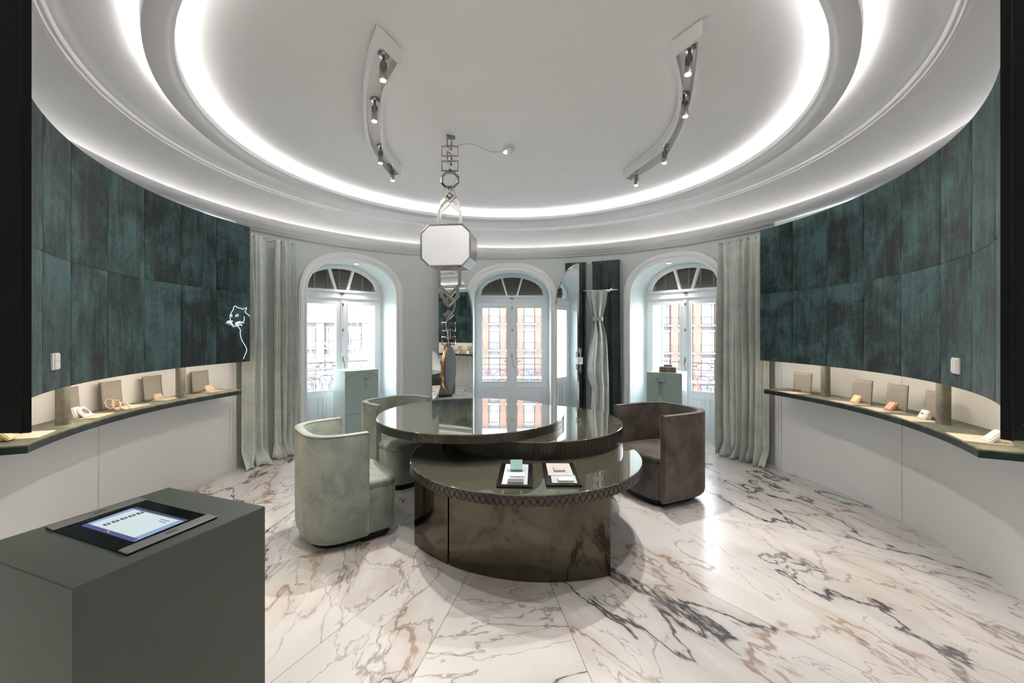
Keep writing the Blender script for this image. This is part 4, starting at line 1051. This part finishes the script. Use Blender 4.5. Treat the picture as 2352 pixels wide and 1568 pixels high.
# ------------------------------------------------------------------ shelf displays
def on_shelf(x, r): return pol(r, bearing(x, r), .8703)
ZL = lambda pts: zc(pts, 120, 820, 5.113)
ZR = lambda pts: zc(pts, 1740, 820, 3.843)
def clampr(p, rmax=2.965):
    c = Vector((CX, CY)); v = p.xy-c
    if v.length <= rmax: return p
    q = pol(rmax, bearing(HX+F*p.x/p.y, rmax), p.z); return q
def stand(pts, label):
    """upright suede plate from photo corners TL, TR, BR, BL; stands where its foot meets the shelf"""
    bl, br_ = clampr(atz(*pts[3], .876)), clampr(atz(*pts[2], .876)); w_ = (br_-bl).length; h = (aty(*pts[0], bl.y).z+aty(*pts[1], br_.y).z)/2-.872
    ux = (br_-bl).normalized(); uy = Vector((-ux.y, ux.x, 0)); t = thing('display_stand', label, 'display stand')
    m = frame_m(Vector((bl.x, bl.y, .8765)), ux, uy, Vector((0, 0, 1))) @ Matrix.Rotation(R(-5), 4, 'X'); t.matrix_world = m
    b = MB(); rows = []
    for i in range(9):
        u = i/8; rows.append([Vector((w_*u, 0, z)) + Vector((0, .004*math.sin(z/h*3), 0)) for z in [h*k/8 for k in range(9)]])
    b.grid(rows); b.out('panel', 'grey_suede', t, solid=.008, smooth=40)
    b = MB(); b.tube([(0, .004, 0), (0, .004, h), (w_, .004, h), (w_, .004, 0)], .0045, 4); b.out('edge', 'brown_box', t); return t
def board(pts, label):
    b = MB(); P = [atz(x, y, .876) for x, y in pts]; b.prism([(p.x, p.y) for p in P], .8705, .876)
    o = b.out('display_board', 'beige_board'); tag(o, label, 'board', 'beige boards on the shelves'); return o
def sample(name, pts, label, m, tilt=35, thick=.012, cat='switch sample', disc_=False):
    """tilted square plate with a small foot; pts = photo centre and width px"""
    cxp, cyp, wpx = pts; p0 = atz(cxp, cyp+wpx*.45, .877); w_ = wpx/F*p0.y*1.02; yawd = math.degrees(math.atan2(p0.x-CX, p0.y-CY)); p0 = p0+(Vector((CX, CY, p0.z))-p0).normalized()*.02
    t = thing(name, label, cat, (p0.x, p0.y, .877), R(-yawd)); side = 1 if p0.x > 0 else -1
    mm = Matrix.Rotation(R(max(46, tilt)), 4, 'X')
    b = MB(); b.box((0, w_/2, 0), (w_, w_, thick)); b.xf(mm); b.out('plate', m, t, bevel=.0015)
    b = MB(); b.box((0, w_/2, thick/2+.002 if False else thick*.7), (w_*.8, w_*.8, thick*.4)); b.xf(mm); b.out('rocker', m, t, bevel=.001)
    b = MB(); b.box((0, .034, .010), (w_*.35, .03, .02)); b.out('foot', m, t, bevel=.001)
    if disc_: b = MB(); b.lathe([(0, thick*1.0), (w_*.28, thick*1.0), (w_*.28, thick*.85), (0, thick*.85)], 24, (0, 0, 0)); b.xf(mm @ Matrix.Translation((0, w_/2, 0))); b.out('dial', 'dark_card', t)
    return t
stand(ZL([(175, 378), (355, 348), (335, 600), (180, 650)]), 'grey suede stand right behind the nearest post on the left shelf')
stand(ZL([(605, 308), (848, 276), (832, 560), (595, 605)]), 'grey suede stand behind the pink gold rings on the left shelf')
stand(ZL([(1088, 240), (1306, 216), (1300, 470), (1085, 505)]), 'grey suede stand behind a single beige plate on the left shelf')
stand(ZL([(1645, 182), (1845, 160), (1845, 385), (1648, 405)]), 'grey suede stand farthest along the left shelf')
board(ZL([(200, 728), (530, 708), (735, 648), (400, 665)]), 'beige pointed board under the white plates on the left shelf')
board(ZL([(595, 607), (930, 600), (1150, 548), (850, 560)]), 'beige pointed board under the pink gold rings on the left shelf')
board(ZL([(1085, 507), (1350, 502), (1555, 456), (1300, 470)]), 'beige pointed board under the single beige plate on the left shelf')
board(ZL([(1650, 408), (1865, 410), (2040, 380), (1850, 385)]), 'beige pointed board farthest along the left shelf')
board([(-10, 1011), (88, 1004), (130, 987), (60, 991), (-10, 996)], 'large beige board at the near end of the left shelf')
sample('switch_sample', (172, 948, 25), 'white square plate nearest the thick post on the left shelf', 'white_card', 70)
sample('switch_sample', (197, 944, 28), 'white plate with round grey dial on the left shelf', 'white_card', 35, disc_=True)
sample('switch_sample', (360, 906, 22), 'beige square plate alone on its board on the left shelf', 'beige_box', 60)
sample('switch_sample', (464, 889, 19), 'beige square plate, left one of the far pair on the left shelf', 'beige_box', 80)
sample('switch_sample', (481, 888, 20), 'beige square plate, right one of the far pair on the left shelf', 'beige_box', 45)
sample('switch_sample', (16, 998, 26), 'metallic plate at the near end of the left shelf by the frame edge', 'gold_box', 25)
for k, (x, y) in enumerate(((254, 928), (271, 930), (291, 929))):
    p = atz(x, y+4, .90); t = thing('ring_frame', ('pink gold oval ring, leftmost of three on the left shelf', 'pink gold oval ring, middle of three on the left shelf', 'pink gold oval ring, rightmost of three on the left shelf')[k], 'ring', (p.x, p.y, .8775), R(62), 'pink gold rings on the left shelf')
    tl = (28, 34, 55)[k]
    b = MB(); pts = [((.024+.003*math.sin(a*9))*math.cos(a), .042+.040*math.sin(a), .002*math.sin(a*12)) for a in [2*PI*q/48 for q in range(48)]]
    b.tube(pts, .0045, 6, True); b.xf(Matrix.Rotation(R(90-tl), 4, 'X')); b.out('band', 'pink_gold', t, smooth=60)
stand(ZR([(325, 135), (485, 152), (468, 322), (315, 300)]), 'grey suede stand farthest along the right shelf')
stand(ZR([(835, 197), (1007, 217), (1000, 418), (828, 390)]), 'grey suede stand behind the pale gold plate on the right shelf')
stand(ZR([(1132, 236), (1322, 262), (1312, 487), (1132, 455)]), 'grey suede stand behind the copper plate on the right shelf')
stand(ZR([(1458, 290), (1625, 325), (1610, 560), (1468, 530)]), 'grey suede stand beside the near post on the right shelf')
board(ZR([(175, 296), (310, 322), (470, 322), (325, 303)]), 'beige board under the dark brown plate on the right shelf')
board(ZR([(632, 378), (815, 416), (1000, 418), (840, 392)]), 'beige board under the pale gold plate on the right shelf')
board(ZR([(900, 430), (1070, 478), (1312, 487), (1130, 452)]), 'beige board under the copper plate on the right shelf')
board(ZR([(1175, 502), (1350, 562), (1590, 573), (1430, 528)]), 'beige board under the white lettered plate on the right shelf')
board(ZR([(1660, 662), (1820, 735), (2270, 782), (2240, 742), (2020, 695)]), 'large beige board at the near end of the right shelf')
sample('switch_sample', (1833, 890, 20), 'dark brown square plate on the right shelf', 'brown_box', 45)
sample('switch_sample', (1966, 916, 20), 'pale gold square plate on the right shelf', 'gold_box', 55)
sample('switch_sample', (2045, 932, 23), 'copper square plate on the right shelf', 'copper_box', 50)
t = sample('switch_sample', (2124, 952, 22), 'white square plate with a short dark mark on the right shelf', 'white_card', 62)
b = MB(); b.box((0, .036, .0115), (.030, .004, .001)); b.box((.001, .032, .0115), (.006, .005, .001)); b.xf(Matrix.Rotation(R(62), 4, 'X')); b.out('mark', 'groove_dark', t)
sample('switch_sample', (2277, 998, 34), 'white and pink plate on the large board, near end of right shelf', 'white_card', 35)
# wall switches on the velvet
for px, py, hpx, lab in ((123, 830, 34, 'white double light switch on the left velvet wall'), (2199, 840, 33, 'white light switch on the right velvet wall')):
    p = oncyl(px, py, RV-.001); d = vbear(px, RV-.001); t = thing('light_switch', lab, 'switch', p, R(-d)); s_ = .082
    MB().box((0, -.005, 0), (s_, .010, s_)).out('plate', 'white_card', t, bevel=.002)
    if px < 500:
        for z in (-.019, .019): MB().box((0, -.013, z), (.062, .006, .036)).out('rocker', 'white_card', t, bevel=.001)
    else: MB().box((0, -.013, 0), (.062, .006, .066)).out('rocker', 'white_card', t, bevel=.001)
# small drawer pull ring on the table edge
# ------------------------------------------------------------------ panther line drawing on the left velvet wall
Z4 = lambda pts: zc(pts, 500, 680, 9.8)
def cl(pts, r=.0028, sp=True):
    P = [oncyl(x, y, RV-.004) for x, y in Z4(pts)]; return (spl(P, 5) if sp else P), r
strokes = [[(728, 455), (670, 400), (618, 355), (640, 300), (652, 265), (635, 258), (600, 280), (562, 292), (510, 268), (445, 260), (420, 225), (395, 218), (365, 240), (345, 310), (300, 380), (278, 440), (285, 520), (290, 570), (300, 615), (330, 670), (360, 685), (410, 672), (432, 655)],
    [(432, 655), (470, 700), (508, 750), (508, 830), (520, 910), (550, 1000), (600, 1080), (635, 1150), (655, 1215), (620, 1310), (578, 1415)],
    [(592, 450), (598, 530), (575, 580)], [(290, 560), (335, 555), (318, 580), (318, 610), (340, 640), (375, 655)]]
t = thing('line_drawing', 'white outline drawing of a big cat head on the left velvet wall', 'wall drawing')
for k, s_ in enumerate(strokes):
    b = MB(); P, r_ = cl(s_); b.tube(P, .0019, 6); b.out(('outline', 'neck_line', 'cheek_line', 'muzzle')[k], 'neon_line', t, smooth=60)
b = MB()
for a_, c_ in (((290, 570), (185, 610)), ((290, 580), (200, 590)), ((292, 560), (215, 568)), ((295, 590), (265, 650)), ((290, 585), (225, 625))): b.tube(cl([a_, ((a_[0]+c_[0])/2, (a_[1]+c_[1])/2-8), c_])[0], .0016, 4)
for a_, c_ in (((400, 620), (600, 605)), ((400, 600), (560, 575)), ((400, 610), (540, 595)), ((400, 630), (560, 665)), ((405, 640), (540, 640)), ((410, 645), (485, 675)), ((400, 605), (500, 568))): b.tube(cl([a_, ((a_[0]+c_[0])/2, (a_[1]+c_[1])/2-10), c_])[0], .0016, 4)
b.out('whiskers', 'neon_line', t)
b = MB(); b.tube(cl([(400, 442), (425, 418), (460, 412), (455, 440), (430, 458), (400, 442)])[0], .0020, 5); b.tube(cl([(290, 440), (315, 412), (322, 440), (314, 475)])[0], .0022, 5); b.out('eye', 'neon_line', t)
